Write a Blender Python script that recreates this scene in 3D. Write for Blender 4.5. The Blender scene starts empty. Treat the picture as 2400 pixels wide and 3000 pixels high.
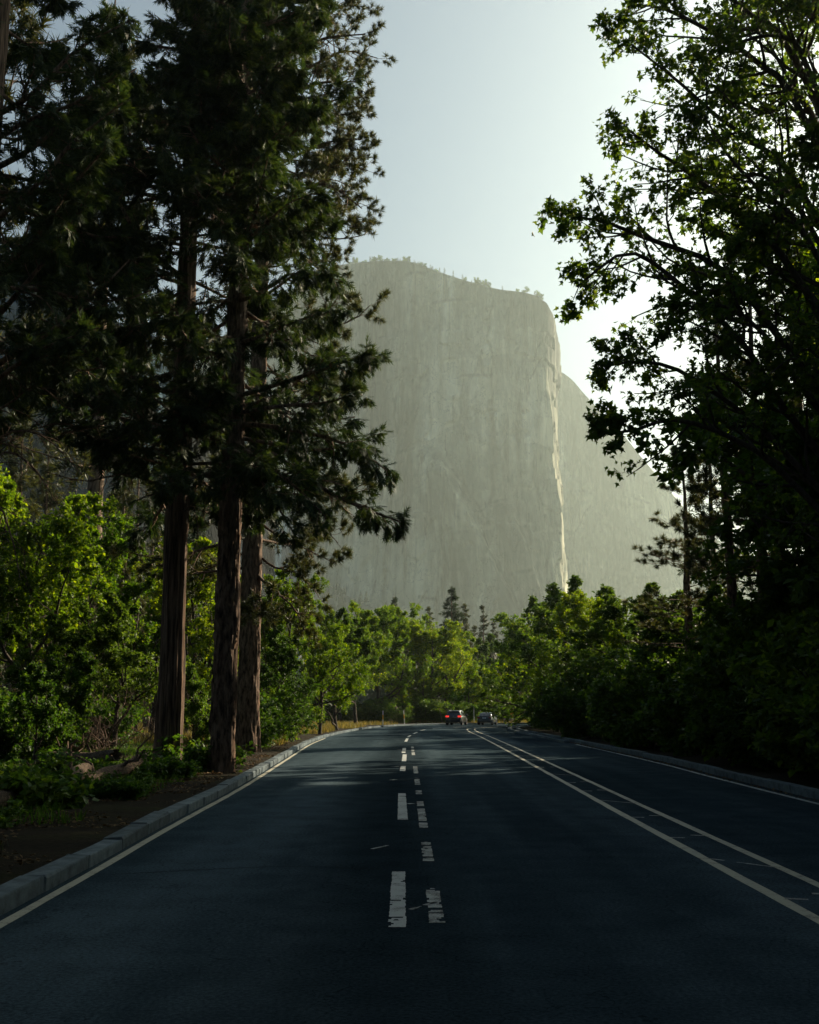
import bpy, bmesh, math
import numpy as np
from mathutils import Vector, Matrix

# ------------------------------------------------------------------ camera, sky, sun, exposure
SC = bpy.context.scene
COL = SC.collection
FPX, CAMH = 3400.0, 1.75                     # focal length in px of the 2400 px wide frame, eye height
TILT = math.atan(580.0 / FPX)
cam_data = bpy.data.cameras.new('camera')
cam_data.sensor_fit = 'HORIZONTAL'
cam_data.sensor_width = 24.0
cam_data.lens = 34.0
cam_data.clip_start = 0.1
cam_data.clip_end = 30000
cam = bpy.data.objects.new('camera', cam_data)
COL.objects.link(cam)
cam.location = (0, 0, CAMH)
cam.rotation_euler = (math.pi / 2 + TILT, 0, 0)
SC.camera = cam

SUN_AZ, SUN_EL = math.radians(46), math.radians(27)     # to the right of the view direction
world = bpy.data.worlds.new('World')
SC.world = world
world.use_nodes = True
wn = world.node_tree.nodes
bg = wn['Background']
sky = wn.new('ShaderNodeTexSky')
sky.sky_type = 'NISHITA'
sky.sun_disc = False
sky.sun_elevation = SUN_EL
sky.sun_rotation = SUN_AZ
sky.altitude = 300
sky.air_density = 1.0
sky.dust_density = 7.0
sky.ozone_density = 1.0
tint = wn.new('ShaderNodeMixRGB')
tint.blend_type = 'MULTIPLY'
tint.inputs[0].default_value = 1.0
tint.inputs[2].default_value = (0.74, 0.91, 0.98, 1)      # the cool cast of the whole sky
world.node_tree.links.new(sky.outputs[0], tint.inputs[1])
world.node_tree.links.new(tint.outputs[0], bg.inputs[0])
bg.inputs[1].default_value = 0.05
sun_data = bpy.data.lights.new('sun', 'SUN')
sun_data.energy = 5.0
sun_data.angle = math.radians(0.6)
sun_data.color = (1.0, 0.84, 0.62)
sun = bpy.data.objects.new('sun', sun_data)
COL.objects.link(sun)
SUN_DIR = Vector((math.sin(SUN_AZ) * math.cos(SUN_EL), math.cos(SUN_AZ) * math.cos(SUN_EL), math.sin(SUN_EL)))
sun.rotation_euler = SUN_DIR.to_track_quat('Z', 'Y').to_euler()
sun.location = (40, 60, 80)

SC.view_settings.view_transform = 'Standard'
SC.view_settings.look = 'None'
SC.view_settings.exposure = 1.03
SC.view_settings.gamma = 1.0
SC.view_settings.use_curve_mapping = False
SC.render.engine = 'CYCLES'
cy = SC.cycles
cy.use_denoising = True
cy.max_bounces = 6
cy.diffuse_bounces = 3
cy.glossy_bounces = 2
cy.transmission_bounces = 4
cy.volume_bounces = 1
cy.transparent_max_bounces = 4
cy.sample_clamp_indirect = 4.0
cy.caustics_reflective = False
cy.caustics_refractive = False

# ------------------------------------------------------------------ measuring helpers
def ray(u, v):
    a = (u - 1200) / FPX
    b = (1500 - v) / FPX
    return a, math.cos(TILT) - math.sin(TILT) * b, math.sin(TILT) + math.cos(TILT) * b
def P(u, v, Y):
    x, y, w = ray(u, v)
    t = Y / y
    return np.array((x * t, Y, CAMH + w * t))
def XU(u, Y, z=0.0):                          # world X of picture column u for a point at distance Y, height z
    return (u - 1200) / FPX * (Y * math.cos(TILT) + (z - CAMH) * math.sin(TILT))

RS = np.random.default_rng
def nrm(a):
    return a / np.maximum(np.linalg.norm(a, axis=-1, keepdims=True), 1e-9)
def catmull(pts, n):
    p = np.asarray(pts, float)
    if len(p) < 3:
        t = np.linspace(0, 1, n)[:, None]
        return p[0] * (1 - t) + p[-1] * t
    p = np.vstack([2 * p[0] - p[1], p, 2 * p[-1] - p[-2]])
    seg = len(p) - 3
    t = np.linspace(0, seg - 1e-6, n)
    i = t.astype(int)
    f = (t - i)[:, None]
    a, b, c, d = p[i], p[i + 1], p[i + 2], p[i + 3]
    return 0.5 * (2 * b + (c - a) * f + (2 * a - 5 * b + 4 * c - d) * f ** 2 + (3 * b - a - 3 * c + d) * f ** 3)
def resample(pts, step):
    p = np.asarray(pts, float)
    q = catmull(p, len(p) * 40)
    s = np.concatenate([[0], np.cumsum(np.linalg.norm(np.diff(q, axis=0), axis=1))])
    n = max(2, int(s[-1] / step) + 1)
    t = np.linspace(0, s[-1], n)
    return np.stack([np.interp(t, s, q[:, k]) for k in range(p.shape[1])], 1)
def hash2(ix, iy, seed):
    h = (ix.astype(np.int64) * 374761393 + iy.astype(np.int64) * 668265263 + seed * 1442695041) & 0x7fffffff
    h = ((h ^ (h >> 13)) * 1274126177) & 0x7fffffff
    return ((h ^ (h >> 16)) & 0xffff) / 65535.0
def vnoise(x, y, seed=0):
    x, y = np.asarray(x, float), np.asarray(y, float)
    ix, iy = np.floor(x), np.floor(y)
    fx, fy = x - ix, y - iy
    fx, fy = fx * fx * (3 - 2 * fx), fy * fy * (3 - 2 * fy)
    ix, iy = ix.astype(np.int64), iy.astype(np.int64)
    a, b = hash2(ix, iy, seed), hash2(ix + 1, iy, seed)
    c, d = hash2(ix, iy + 1, seed), hash2(ix + 1, iy + 1, seed)
    return (a + (b - a) * fx) * (1 - fy) + (c + (d - c) * fx) * fy
def fbm(x, y, seed=0, oct=4):
    r, a = 0, 0.5
    for k in range(oct):
        r = r + a * (vnoise(x * 2 ** k, y * 2 ** k, seed + k) - 0.5)
        a *= 0.5
    return r

# ------------------------------------------------------------------ objects and tags
def tag(o, label=None, cat=None, group=None, kind=None):
    if label: o['label'] = label
    if cat: o['category'] = cat
    if group: o['group'] = group
    if kind: o['kind'] = kind
    return o
def empty(name, loc=(0, 0, 0), rz=0.0, parent=None):
    o = bpy.data.objects.new(name, None)
    o.empty_display_size = 0.3
    COL.objects.link(o)
    o.location = loc
    o.rotation_euler = (0, 0, rz)
    o.parent = parent
    return o
def link(name, me, parent=None):
    o = bpy.data.objects.new(name, me)
    COL.objects.link(o)
    o.parent = parent
    return o
def mesh_np(name, verts, loops, totals, mats=(), smooth=False, mat_idx=None):
    me = bpy.data.meshes.new(name)
    verts = np.ascontiguousarray(verts, np.float32)
    loops = np.ascontiguousarray(loops, np.int32)
    totals = np.ascontiguousarray(totals, np.int32)
    me.vertices.add(len(verts))
    me.vertices.foreach_set('co', verts.ravel())
    me.loops.add(len(loops))
    me.loops.foreach_set('vertex_index', loops)
    me.polygons.add(len(totals))
    st = np.concatenate([[0], np.cumsum(totals)[:-1]]).astype(np.int32)
    me.polygons.foreach_set('loop_start', st)
    if smooth:
        me.polygons.foreach_set('use_smooth', np.ones(len(totals), bool))
    if mat_idx is not None:
        me.polygons.foreach_set('material_index', np.ascontiguousarray(mat_idx, np.int32))
    for m in mats:
        me.materials.append(m)
    me.update(calc_edges=True)
    return me
def grid_mesh(name, V, mats=(), smooth=True):
    n, m = V.shape[:2]
    i = np.arange(n * m).reshape(n, m)
    q = np.stack([i[:-1, :-1], i[1:, :-1], i[1:, 1:], i[:-1, 1:]], -1).reshape(-1)
    return mesh_np(name, V.reshape(-1, 3), q, np.full(len(q) // 4, 4), mats, smooth)
def from_bm(name, bm, mats=(), smooth=False):
    me = bpy.data.meshes.new(name)
    bm.normal_update()
    bm.to_mesh(me)
    bm.free()
    for m in mats:
        me.materials.append(m)
    if smooth:
        me.polygons.foreach_set('use_smooth', np.ones(len(me.polygons), bool))
    return me
def box_bm(bm, lo, hi, bevel=0.0, seg=1):
    r = bmesh.ops.create_cube(bm, size=1.0)
    vs = r['verts']
    for v in vs:
        v.co = Vector([lo[k] + (v.co[k] + 0.5) * (hi[k] - lo[k]) for k in range(3)])
    if bevel > 0:
        es = list({e for v in vs for e in v.link_edges})
        bmesh.ops.bevel(bm, geom=es, offset=bevel, segments=seg, affect='EDGES', profile=0.5)
def copy_tree(o, parent=None):
    c = o.copy()
    COL.objects.link(c)
    c.parent = parent
    for ch in o.children:
        copy_tree(ch, c)
    return c

# ------------------------------------------------------------------ materials
def new_mat(name):
    m = bpy.data.materials.new(name)
    m.use_nodes = True
    nt = m.node_tree
    return m, nt, nt.nodes, nt.links, nt.nodes['Principled BSDF']
def ramp(ns, pts):
    r = ns.new('ShaderNodeValToRGB')
    e = r.color_ramp.elements
    while len(e) < len(pts):
        e.new(0.5)
    for k, (p, c) in enumerate(pts):
        e[k].position = p
        e[k].color = (*c, 1)
    return r
def mapped(ns, ls, scale, coord='Object'):
    tc = ns.new('ShaderNodeTexCoord')
    mp = ns.new('ShaderNodeMapping')
    mp.inputs['Scale'].default_value = scale
    ls.new(tc.outputs[coord], mp.inputs[0])
    return mp
def noise(ns, ls, vec, scale, detail=5, rough=0.55):
    n = ns.new('ShaderNodeTexNoise')
    n.inputs['Scale'].default_value = scale
    n.inputs['Detail'].default_value = detail
    n.inputs['Roughness'].default_value = rough
    if vec is not None:
        ls.new(vec.outputs[0], n.inputs['Vector'])
    return n
def bump(ns, ls, bsdf, src, strength, dist):
    b = ns.new('ShaderNodeBump')
    b.inputs['Strength'].default_value = strength
    b.inputs['Distance'].default_value = dist
    ls.new(src, b.inputs['Height'])
    ls.new(b.outputs[0], bsdf.inputs['Normal'])
    return b
def simple(name, col, rough=0.6, metal=0.0, spec=0.5, var=0.0, nscale=6.0, emit=None, coat=0.0):
    m, nt, ns, ls, p = new_mat(name)
    p.inputs['Base Color'].default_value = (*col, 1)
    p.inputs['Roughness'].default_value = rough
    p.inputs['Metallic'].default_value = metal
    p.inputs['Specular IOR Level'].default_value = spec
    p.inputs['Coat Weight'].default_value = coat
    if var > 0:
        mp = mapped(ns, ls, (1, 1, 1))
        n = noise(ns, ls, mp, nscale)
        r = ramp(ns, [(0.3, tuple(c * (1 - var) for c in col)), (0.7, tuple(min(1, c * (1 + var)) for c in col))])
        ls.new(n.outputs[0], r.inputs[0])
        ls.new(r.outputs[0], p.inputs['Base Color'])
    if emit:
        p.inputs['Emission Color'].default_value = (*emit[0], 1)
        p.inputs['Emission Strength'].default_value = emit[1]
    return m
def leaf_mat(name, cols, trans, tr_w=0.42, rough=0.55, spec=0.2):
    """cols: (dark, mid, light) leaf reflectance picked per leaf; trans: light seen through the leaf"""
    m, nt, ns, ls, p = new_mat(name)
    g = ns.new('ShaderNodeNewGeometry')
    oi = ns.new('ShaderNodeObjectInfo')
    r = ramp(ns, [(0.0, cols[0]), (0.55, cols[1]), (1.0, cols[2])])
    ls.new(g.outputs['Random Per Island'], r.inputs[0])
    hs = ns.new('ShaderNodeHueSaturation')
    mr = ns.new('ShaderNodeMapRange')
    mr.inputs[3].default_value = 0.49
    mr.inputs[4].default_value = 0.515
    ls.new(oi.outputs['Random'], mr.inputs[0])
    ls.new(mr.outputs[0], hs.inputs['Hue'])
    mr2 = ns.new('ShaderNodeMapRange')
    mr2.inputs[3].default_value = 1.25
    mr2.inputs[4].default_value = 0.75
    ls.new(oi.outputs['Random'], mr2.inputs[0])
    ls.new(mr2.outputs[0], hs.inputs['Value'])
    ls.new(r.outputs[0], hs.inputs['Color'])
    ls.new(hs.outputs[0], p.inputs['Base Color'])
    p.inputs['Roughness'].default_value = rough
    p.inputs['Specular IOR Level'].default_value = spec
    tr = ns.new('ShaderNodeBsdfTranslucent')
    mm = ns.new('ShaderNodeMixRGB')
    mm.blend_type = 'MULTIPLY'
    mm.inputs[0].default_value = 1.0
    mm.inputs[2].default_value = (*trans, 1)
    ls.new(hs.outputs[0], mm.inputs[1])
    ls.new(mm.outputs[0], tr.inputs[0])
    mx = ns.new('ShaderNodeMixShader')
    mx.inputs[0].default_value = tr_w
    ls.new(p.outputs[0], mx.inputs[1])
    ls.new(tr.outputs[0], mx.inputs[2])
    ls.new(mx.outputs[0], ns['Material Output'].inputs[0])
    return m
def bark_mat(name, dark, light, stretch=(9, 9, 1.2), dist=0.03):
    m, nt, ns, ls, p = new_mat(name)
    mp = mapped(ns, ls, stretch)
    n = noise(ns, ls, mp, 1.6, 8, 0.62)
    r = ramp(ns, [(0.38, dark), (0.72, light)])
    ls.new(n.outputs[0], r.inputs[0])
    ls.new(r.outputs[0], p.inputs['Base Color'])
    p.inputs['Roughness'].default_value = 0.9
    p.inputs['Specular IOR Level'].default_value = 0.15
    bump(ns, ls, p, n.outputs[0], 0.7, dist)
    return m

M = {}
M['bark_cedar'] = bark_mat('bark_cedar', (0.030, 0.019, 0.013), (0.29, 0.195, 0.13), (8, 8, 0.5))
M['bark_pine'] = bark_mat('bark_pine', (0.032, 0.021, 0.015), (0.31, 0.21, 0.145), (6, 6, 1.8))
M['bark_grey'] = bark_mat('bark_grey', (0.035, 0.028, 0.022), (0.13, 0.105, 0.08), (8, 8, 1.5), 0.015)
M['bark_dead'] = bark_mat('bark_dead', (0.09, 0.06, 0.045), (0.30, 0.22, 0.16), (10, 10, 1.0), 0.01)
M['leaf_maple'] = leaf_mat('leaf_maple', ((0.026, 0.058, 0.010), (0.050, 0.098, 0.014), (0.105, 0.150, 0.018)), (2.4, 2.1, 0.9), 0.50, 0.5, 0.2)
M['leaf_oak'] = leaf_mat('leaf_oak', ((0.042, 0.090, 0.007), (0.080, 0.145, 0.009), (0.150, 0.200, 0.012)), (2.2, 2.1, 0.6), 0.47)
M['leaf_oak_backlit'] = leaf_mat('leaf_oak_backlit', ((0.048, 0.098, 0.006), (0.095, 0.160, 0.007), (0.175, 0.215, 0.009)), (2.4, 2.2, 0.5), 0.5)  # oak leaf made yellower and lighter: backlit glow put into the colour
M['leaf_dark'] = leaf_mat('leaf_dark', ((0.028, 0.062, 0.010), (0.050, 0.098, 0.013), (0.090, 0.140, 0.016)), (2.0, 1.9, 0.7), 0.42)
M['leaf_cedar'] = leaf_mat('leaf_cedar', ((0.013, 0.030, 0.013), (0.022, 0.043, 0.014), (0.050, 0.074, 0.016)), (1.8, 1.7, 0.8), 0.25, 0.6, 0.2)
M['leaf_pine'] = leaf_mat('leaf_pine', ((0.024, 0.038, 0.012), (0.045, 0.062, 0.016), (0.11, 0.108, 0.026)), (1.6, 1.4, 0.8), 0.30, 0.5, 0.3)
M['leaf_shrub'] = leaf_mat('leaf_shrub', ((0.028, 0.070, 0.010), (0.050, 0.105, 0.012), (0.09, 0.14, 0.015)), (2.0, 1.9, 0.8), 0.42)
M['grass'] = leaf_mat('grass', ((0.10, 0.10, 0.022), (0.16, 0.14, 0.03), (0.26, 0.20, 0.06)), (1.3, 1.2, 0.9), 0.35, 0.6, 0.2)

# ------------------------------------------------------------------ the ground, road, kerbs
LEFT = [(-3.2, -25), (-3.40, 0), (-3.50, 9), (-3.62, 14), (-3.75, 18), (-3.98, 28), (-4.55, 43), (-5.2, 60), (-5.42, 74), (-5.1, 90), (-4.3, 106), (-2.6, 124), (1.3, 138), (9, 145.5), (22, 149), (60, 153), (110, 156)]
RIGHT = [(7.6, -25), (7.75, 0), (7.85, 12), (8.05, 22.6), (8.3, 31), (8.62, 38.5), (8.80, 49), (8.92, 63), (9.05, 78), (9.15, 94), (9.6, 106), (11.2, 117), (15, 124), (24, 129), (60, 135), (110, 139)]
CLEFT = [(3.1, -25), (3.3, 0), (3.45, 10.2), (3.53, 15), (3.65, 22), (3.88, 33.2), (4.34, 56.5), (4.72, 80), (5.0, 101), (6.0, 114), (9.5, 124), (16, 132), (30, 137), (60, 141)]
WRIGHT = [(7.25, -25), (7.4, 0), (7.5, 12), (7.72, 22.6), (7.97, 31), (8.28, 38.5), (8.47, 49), (8.58, 61)]
def offset_curve(c, d):
    t = np.gradient(c, axis=0)
    t /= np.linalg.norm(t, axis=1, keepdims=True)
    return c + np.stack([t[:, 1], -t[:, 0]], 1) * d          # positive d = to the right
def same_n(pts, n):
    q = resample(pts, 0.5)
    s = np.linspace(0, len(q) - 1, n)
    i = np.minimum(s.astype(int), len(q) - 2)
    f = (s - i)[:, None]
    return q[i] * (1 - f) + q[i + 1] * f
# bare ground, one sheet to the horizon
m, nt, ns, ls, p = new_mat('forest_floor')
mp = mapped(ns, ls, (1, 1, 1))
n1 = noise(ns, ls, mp, 0.55, 8, 0.65)
n2 = noise(ns, ls, mp, 9.0, 6, 0.7)
r1 = ramp(ns, [(0.32, (0.014, 0.011, 0.008)), (0.5, (0.025, 0.020, 0.012)), (0.66, (0.030, 0.034, 0.012))])
ls.new(n1.outputs[0], r1.inputs[0])
r2 = ramp(ns, [(0.35, (0.55, 0.55, 0.55)), (0.7, (1.25, 1.2, 1.1))])
ls.new(n2.outputs[0], r2.inputs[0])
mu = ns.new('ShaderNodeMixRGB'); mu.blend_type = 'MULTIPLY'; mu.inputs[0].default_value = 1
ls.new(r1.outputs[0], mu.inputs[1]); ls.new(r2.outputs[0], mu.inputs[2])
ls.new(mu.outputs[0], p.inputs['Base Color'])
p.inputs['Roughness'].default_value = 0.95
p.inputs['Specular IOR Level'].default_value = 0.05
bump(ns, ls, p, n2.outputs[0], 0.8, 0.06)
M['soil'] = m
gx = np.concatenate([np.linspace(-4500, -300, 12), np.linspace(-200, 200, 21), np.linspace(300, 4500, 12)])
gy = np.concatenate([np.linspace(-600, -50, 6), np.linspace(0, 400, 21), np.linspace(500, 5200, 24)])
GX, GY = np.meshgrid(gx, gy, indexing='ij')
GZ = np.full(GX.shape, -0.06)
tag(link('ground', grid_mesh('ground', np.stack([GX, GY, GZ], -1), [M['soil']])), 'brown valley floor under the forest', 'ground', kind='structure')

# asphalt
m, nt, ns, ls, p = new_mat('asphalt')
mp = mapped(ns, ls, (1, 1, 1))
n1 = noise(ns, ls, mp, 170.0, 3, 0.7)
n2 = noise(ns, ls, mapped(ns, ls, (0.42, 0.02, 1)), 1.0, 4, 0.55)
n3 = noise(ns, ls, mp, 1.3, 6, 0.6)
r2 = ramp(ns, [(0.38, (0.026, 0.040, 0.049)), (0.5, (0.038, 0.057, 0.068)), (0.62, (0.056, 0.080, 0.094))])
ls.new(n2.outputs[0], r2.inputs[0])
r1 = ramp(ns, [(0.3, (0.6, 0.6, 0.6)), (0.7, (1.4, 1.4, 1.4))])
ls.new(n1.outputs[0], r1.inputs[0])
r3 = ramp(ns, [(0.35, (0.82, 0.82, 0.82)), (0.65, (1.15, 1.14, 1.12))])
ls.new(n3.outputs[0], r3.inputs[0])
n5 = noise(ns, ls, mp, 30.0, 4, 0.75)
r5 = ramp(ns, [(0.36, (0.62, 0.62, 0.62)), (0.64, (1.45, 1.45, 1.45))])
ls.new(n5.outputs[0], r5.inputs[0])
m5 = ns.new('ShaderNodeMixRGB'); m5.blend_type = 'MULTIPLY'; m5.inputs[0].default_value = 1
ls.new(r3.outputs[0], m5.inputs[1]); ls.new(r5.outputs[0], m5.inputs[2])
r3 = m5
mu = ns.new('ShaderNodeMixRGB'); mu.blend_type = 'MULTIPLY'; mu.inputs[0].default_value = 1
ls.new(r2.outputs[0], mu.inputs[1]); ls.new(r1.outputs[0], mu.inputs[2])
mu2 = ns.new('ShaderNodeMixRGB'); mu2.blend_type = 'MULTIPLY'; mu2.inputs[0].default_value = 1
ls.new(mu.outputs[0], mu2.inputs[1]); ls.new(r3.outputs[0], mu2.inputs[2])
# sealed cracks: thin dark lines across the lanes
vo = ns.new('ShaderNodeTexVoronoi'); vo.feature = 'DISTANCE_TO_EDGE'
wob = noise(ns, ls, mp, 0.8, 4, 0.6)
mpc = mapped(ns, ls, (0.22, 0.10, 1))
mxv = ns.new('ShaderNodeMixRGB'); mxv.blend_type = 'ADD'; mxv.inputs[0].default_value = 0.22
ls.new(mpc.outputs[0], mxv.inputs[1]); ls.new(wob.outputs['Color'], mxv.inputs[2])
ls.new(mxv.outputs[0], vo.inputs['Vector'])
rc = ramp(ns, [(0.0, (0.45, 0.45, 0.45)), (0.006, (1, 1, 1))])
ls.new(vo.outputs['Distance'], rc.inputs[0])
mu3 = ns.new('ShaderNodeMixRGB'); mu3.blend_type = 'MULTIPLY'; mu3.inputs[0].default_value = 0.8
ls.new(mu2.outputs[0], mu3.inputs[1]); ls.new(rc.outputs[0], mu3.inputs[2])
sx = ns.new('ShaderNodeSeparateXYZ')
tcx = ns.new('ShaderNodeTexCoord')
ls.new(tcx.outputs['Object'], sx.inputs[0])
mrx = ns.new('ShaderNodeMapRange')
mrx.inputs[1].default_value = -4.0
mrx.inputs[2].default_value = 10.0
wbx = noise(ns, ls, mapped(ns, ls, (0.3, 0.05, 1)), 1.0, 3, 0.5)
adx = ns.new('ShaderNodeMath'); adx.operation = 'MULTIPLY_ADD'; adx.inputs[1].default_value = 0.8; 
ls.new(wbx.outputs[0], adx.inputs[0]); ls.new(sx.outputs[0], adx.inputs[2])
ls.new(adx.outputs[0], mrx.inputs[0])
def gx_(x): return (x + 0.4 + 4.0) / 14.0
rx_ = ramp(ns, [(gx_(-3.2), (0.9,) * 3), (gx_(-2.3), (1.25,) * 3), (gx_(-1.0), (0.55,) * 3), (gx_(-0.15), (0.72,) * 3), (gx_(0.35), (0.6,) * 3), (gx_(1.1), (1.45,) * 3), (gx_(2.1), (0.7,) * 3), (gx_(3.0), (1.35,) * 3), (gx_(4.2), (0.65,) * 3), (gx_(5.6), (1.1,) * 3), (gx_(7.4), (0.7,) * 3)])
rx_.color_ramp.interpolation = 'B_SPLINE'
ls.new(mrx.outputs[0], rx_.inputs[0])
mu4 = ns.new('ShaderNodeMixRGB'); mu4.blend_type = 'MULTIPLY'; mu4.inputs[0].default_value = 1
ls.new(mu3.outputs[0], mu4.inputs[1]); ls.new(rx_.outputs[0], mu4.inputs[2])
ls.new(mu4.outputs[0], p.inputs['Base Color'])
rr = ramp(ns, [(0.36, (0.62, 0.62, 0.62)), (0.64, (0.8, 0.8, 0.8))])
ls.new(n2.outputs[0], rr.inputs[0])
ls.new(rr.outputs[0], p.inputs['Roughness'])
p.inputs['Specular IOR Level'].default_value = 0.0
bump(ns, ls, p, n1.outputs[0], 0.5, 0.006)
M['asphalt'] = m
NR = 240
Lc, Rc = same_n(LEFT, NR), same_n(RIGHT, NR)
tt = np.linspace(0, 1, 13)
V = Lc[:, None, :] * (1 - tt)[None, :, None] + Rc[:, None, :] * tt[None, :, None]
road = link('road', grid_mesh('road', np.dstack([V, np.zeros(V.shape[:2])]), [M['asphalt']]))
tag(road, 'dark worn asphalt road bending right towards the cliff', 'road', kind='structure')

# verges behind the kerbs
def verge(name, curve, side, width, seed, lab):
    c = resample(curve, 1.2)
    offs = np.array([0.22, 0.32, 0.6, 1.0, 1.5, 2.2, 3.2, 4.6, 6.5, 9, 12.5, 17, 23, 31, 42, 56, 58])
    offs = offs[offs <= width]
    V = np.zeros((len(c), len(offs), 3))
    for j, o in enumerate(offs):
        q = offset_curve(c, side * o)
        V[:, j, :2] = q
        V[:, j, 2] = 0.07 + min(1, o / 3) * 0.05 + fbm(q[:, 0] * 0.5, q[:, 1] * 0.5, seed) * 0.30 * min(1, (o - 0.2) / 1.5) + fbm(q[:, 0] * 1.7, q[:, 1] * 1.7, seed + 9) * 0.10 * min(1, (o - 0.2) / 1.2)
    V[:, -1, 2] = -0.3
    if side < 0:
        V = V[:, ::-1]
    return tag(link(name, grid_mesh(name, V, [M['soil']])), lab, 'verge', kind='structure')
verge('verge', LEFT, -1, 58, 3, 'leaf strewn earth verge under the tall left trees')
verge('verge', RIGHT, 1, 17, 5, 'shaded earth verge under the right hedge')

# paint
def paint_mat(name, c, wear):
    m, nt, ns, ls, p = new_mat(name)
    mp = mapped(ns, ls, (1, 1, 1))
    n1 = noise(ns, ls, mp, 60, 5, 0.7)
    n2 = noise(ns, ls, mp, 4, 5, 0.6)
    ad = ns.new('ShaderNodeMixRGB'); ad.blend_type = 'MIX'; ad.inputs[0].default_value = 0.5
    ls.new(n1.outputs[0], ad.inputs[1]); ls.new(n2.outputs[0], ad.inputs[2])
    r = ramp(ns, [(wear - 0.04, (0.06, 0.06, 0.058)), (wear + 0.05, c)])
    ls.new(ad.outputs[0], r.inputs[0])
    ls.new(r.outputs[0], p.inputs['Base Color'])
    p.inputs['Roughness'].default_value = 0.75
    return m
M['paint'] = paint_mat('paint_white', (0.36, 0.38, 0.36), 0.43)
M['paint_cream'] = paint_mat('paint_cream', (0.38, 0.36, 0.27), 0.42)
M['paint_old'] = paint_mat('paint_old', (0.30, 0.32, 0.30), 0.49)
def strip(name, curve, off, width, mat, z=0.004, step=0.8, parent=road, seed=0, jag=0.004, label=None):
    c = resample(curve, step)
    rg = RS(seed)
    a = offset_curve(c, off - width / 2)
    b = offset_curve(c, off + width / 2)
    a += rg.normal(0, jag, a.shape); b += rg.normal(0, jag, b.shape)
    V = np.stack([np.c_[a, np.full(len(a), z)], np.c_[b, np.full(len(b), z)]], 1)
    o = link(name, grid_mesh(name, V, [mat]), parent)
    if label: o['label'] = label
    return o
c_left = [pt for pt in LEFT if pt[1] < 85]
strip('edge_line', c_left, 0.14, 0.11, M['paint_cream'], seed=1, label='thin white line along the left kerb')
strip('edge_line', WRIGHT, 0.0, 0.12, M['paint'], seed=2, label='white line along the right kerb')
strip('centre_line', CLEFT, 0.0, 0.13, M['paint_cream'], seed=3, label='left line of the pale double centre line')
strip('centre_line', CLEFT, 0.66, 0.12, M['paint_cream'], seed=4, label='right line of the pale double centre line')
def dash(name, x0, y0, x1, y1, w, mat, keep, seed, lab=None):
    """one painted mark with ragged, chipped edges: a grid of small cells with the worn ones missing"""
    rg = RS(seed)
    L = math.hypot(x1 - x0, y1 - y0)
    nx, ny = max(3, int(w / 0.02)), max(3, int(L / 0.06))
    u = np.linspace(-0.5, 0.5, nx + 1)
    t = np.linspace(0, 1, ny + 1)
    d = np.array([x1 - x0, y1 - y0]) / L
    s = np.array([d[1], -d[0]])
    P0 = np.array([x0, y0])
    wob = 1 + 0.10 * (vnoise(t * L * 3, t * 0 + seed, seed) - 0.5)
    V = P0 + (t[:, None, None] * L) * d + (u[None, :, None] * w * wob[:, None, None]) * s
    V = V + rg.normal(0, 0.003, V.shape)
    V = np.dstack([V, np.full(V.shape[:2], 0.0045)])
    i = np.arange((ny + 1) * (nx + 1)).reshape(ny + 1, nx + 1)
    q = np.stack([i[:-1, :-1], i[:-1, 1:], i[1:, 1:], i[1:, :-1]], -1)
    cu, ct = np.meshgrid((u[:-1] + u[1:]) / 2, (t[:-1] + t[1:]) / 2)
    edge = np.abs(cu) * 2
    nz = vnoise(cu * w * 4 + 7, ct * L * 6, seed) * 0.55 + vnoise(cu * w * 14, ct * L * 15, seed + 3) * 0.45
    ok = nz + 0.10 * (1 - edge) > keep
    if not ok.any(): ok[:] = True
    q = q[ok].reshape(-1)
    o = link(name, mesh_np(name, V.reshape(-1, 3), q, np.full(len(q) // 4, 4), [mat]), road)
    if lab: o['label'] = lab
    return o
# the newer dashes
for k, (x0, y0, x1, y1, w, kp) in enumerate([(-0.10, 9.9, -0.12, 13.2, 0.14, 0.27), (-0.11, 19.3, -0.16, 25.3, 0.16, 0.26), (-0.20, 34.4, -0.20, 37.4, 0.16, 0.26),
        (-0.19, 40.6, -0.19, 47.2, 0.16, 0.26), (-0.24, 48.8, -0.25, 50.4, 0.16, 0.26), (-0.24, 51.8, -0.24, 55.0, 0.16, 0.26), (-0.21, 66, -0.12, 74, 0.16, 0.26),
        (-0.1, 77, 0.06, 82, 0.16, 0.26), (0.3, 88, 0.6, 94, 0.16, 0.26), (0.9, 101, 1.5, 107, 0.16, 0.26), (2.2, 112, 3.2, 117, 0.16, 0.26), (4.5, 121, 6.2, 125, 0.16, 0.26)]):
    dash('lane_dash', x0, y0, x1, y1, w, M['paint'], kp, 20 + k)
# older scuffed dashes beside them
for k, (y0, y1, kp) in enumerate([(10.1, 10.55, 0.50), (10.6, 12.0, 0.42), (14.1, 16.1, 0.44), (18.0, 18.8, 0.34), (19.1, 21.6, 0.36), (22.0, 23.1, 0.34), (25.0, 26.2, 0.38),
        (28.2, 31.0, 0.42), (33.2, 37.3, 0.32), (46.5, 49.6, 0.32), (50.5, 52.8, 0.34), (54.5, 57, 0.36)]):
    dash('worn_lane_dash', 0.25 - y0 * 0.002, y0, 0.25 - y1 * 0.002, y1, 0.13, M['paint_old'], kp + 0.03, 60 + k)
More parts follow.
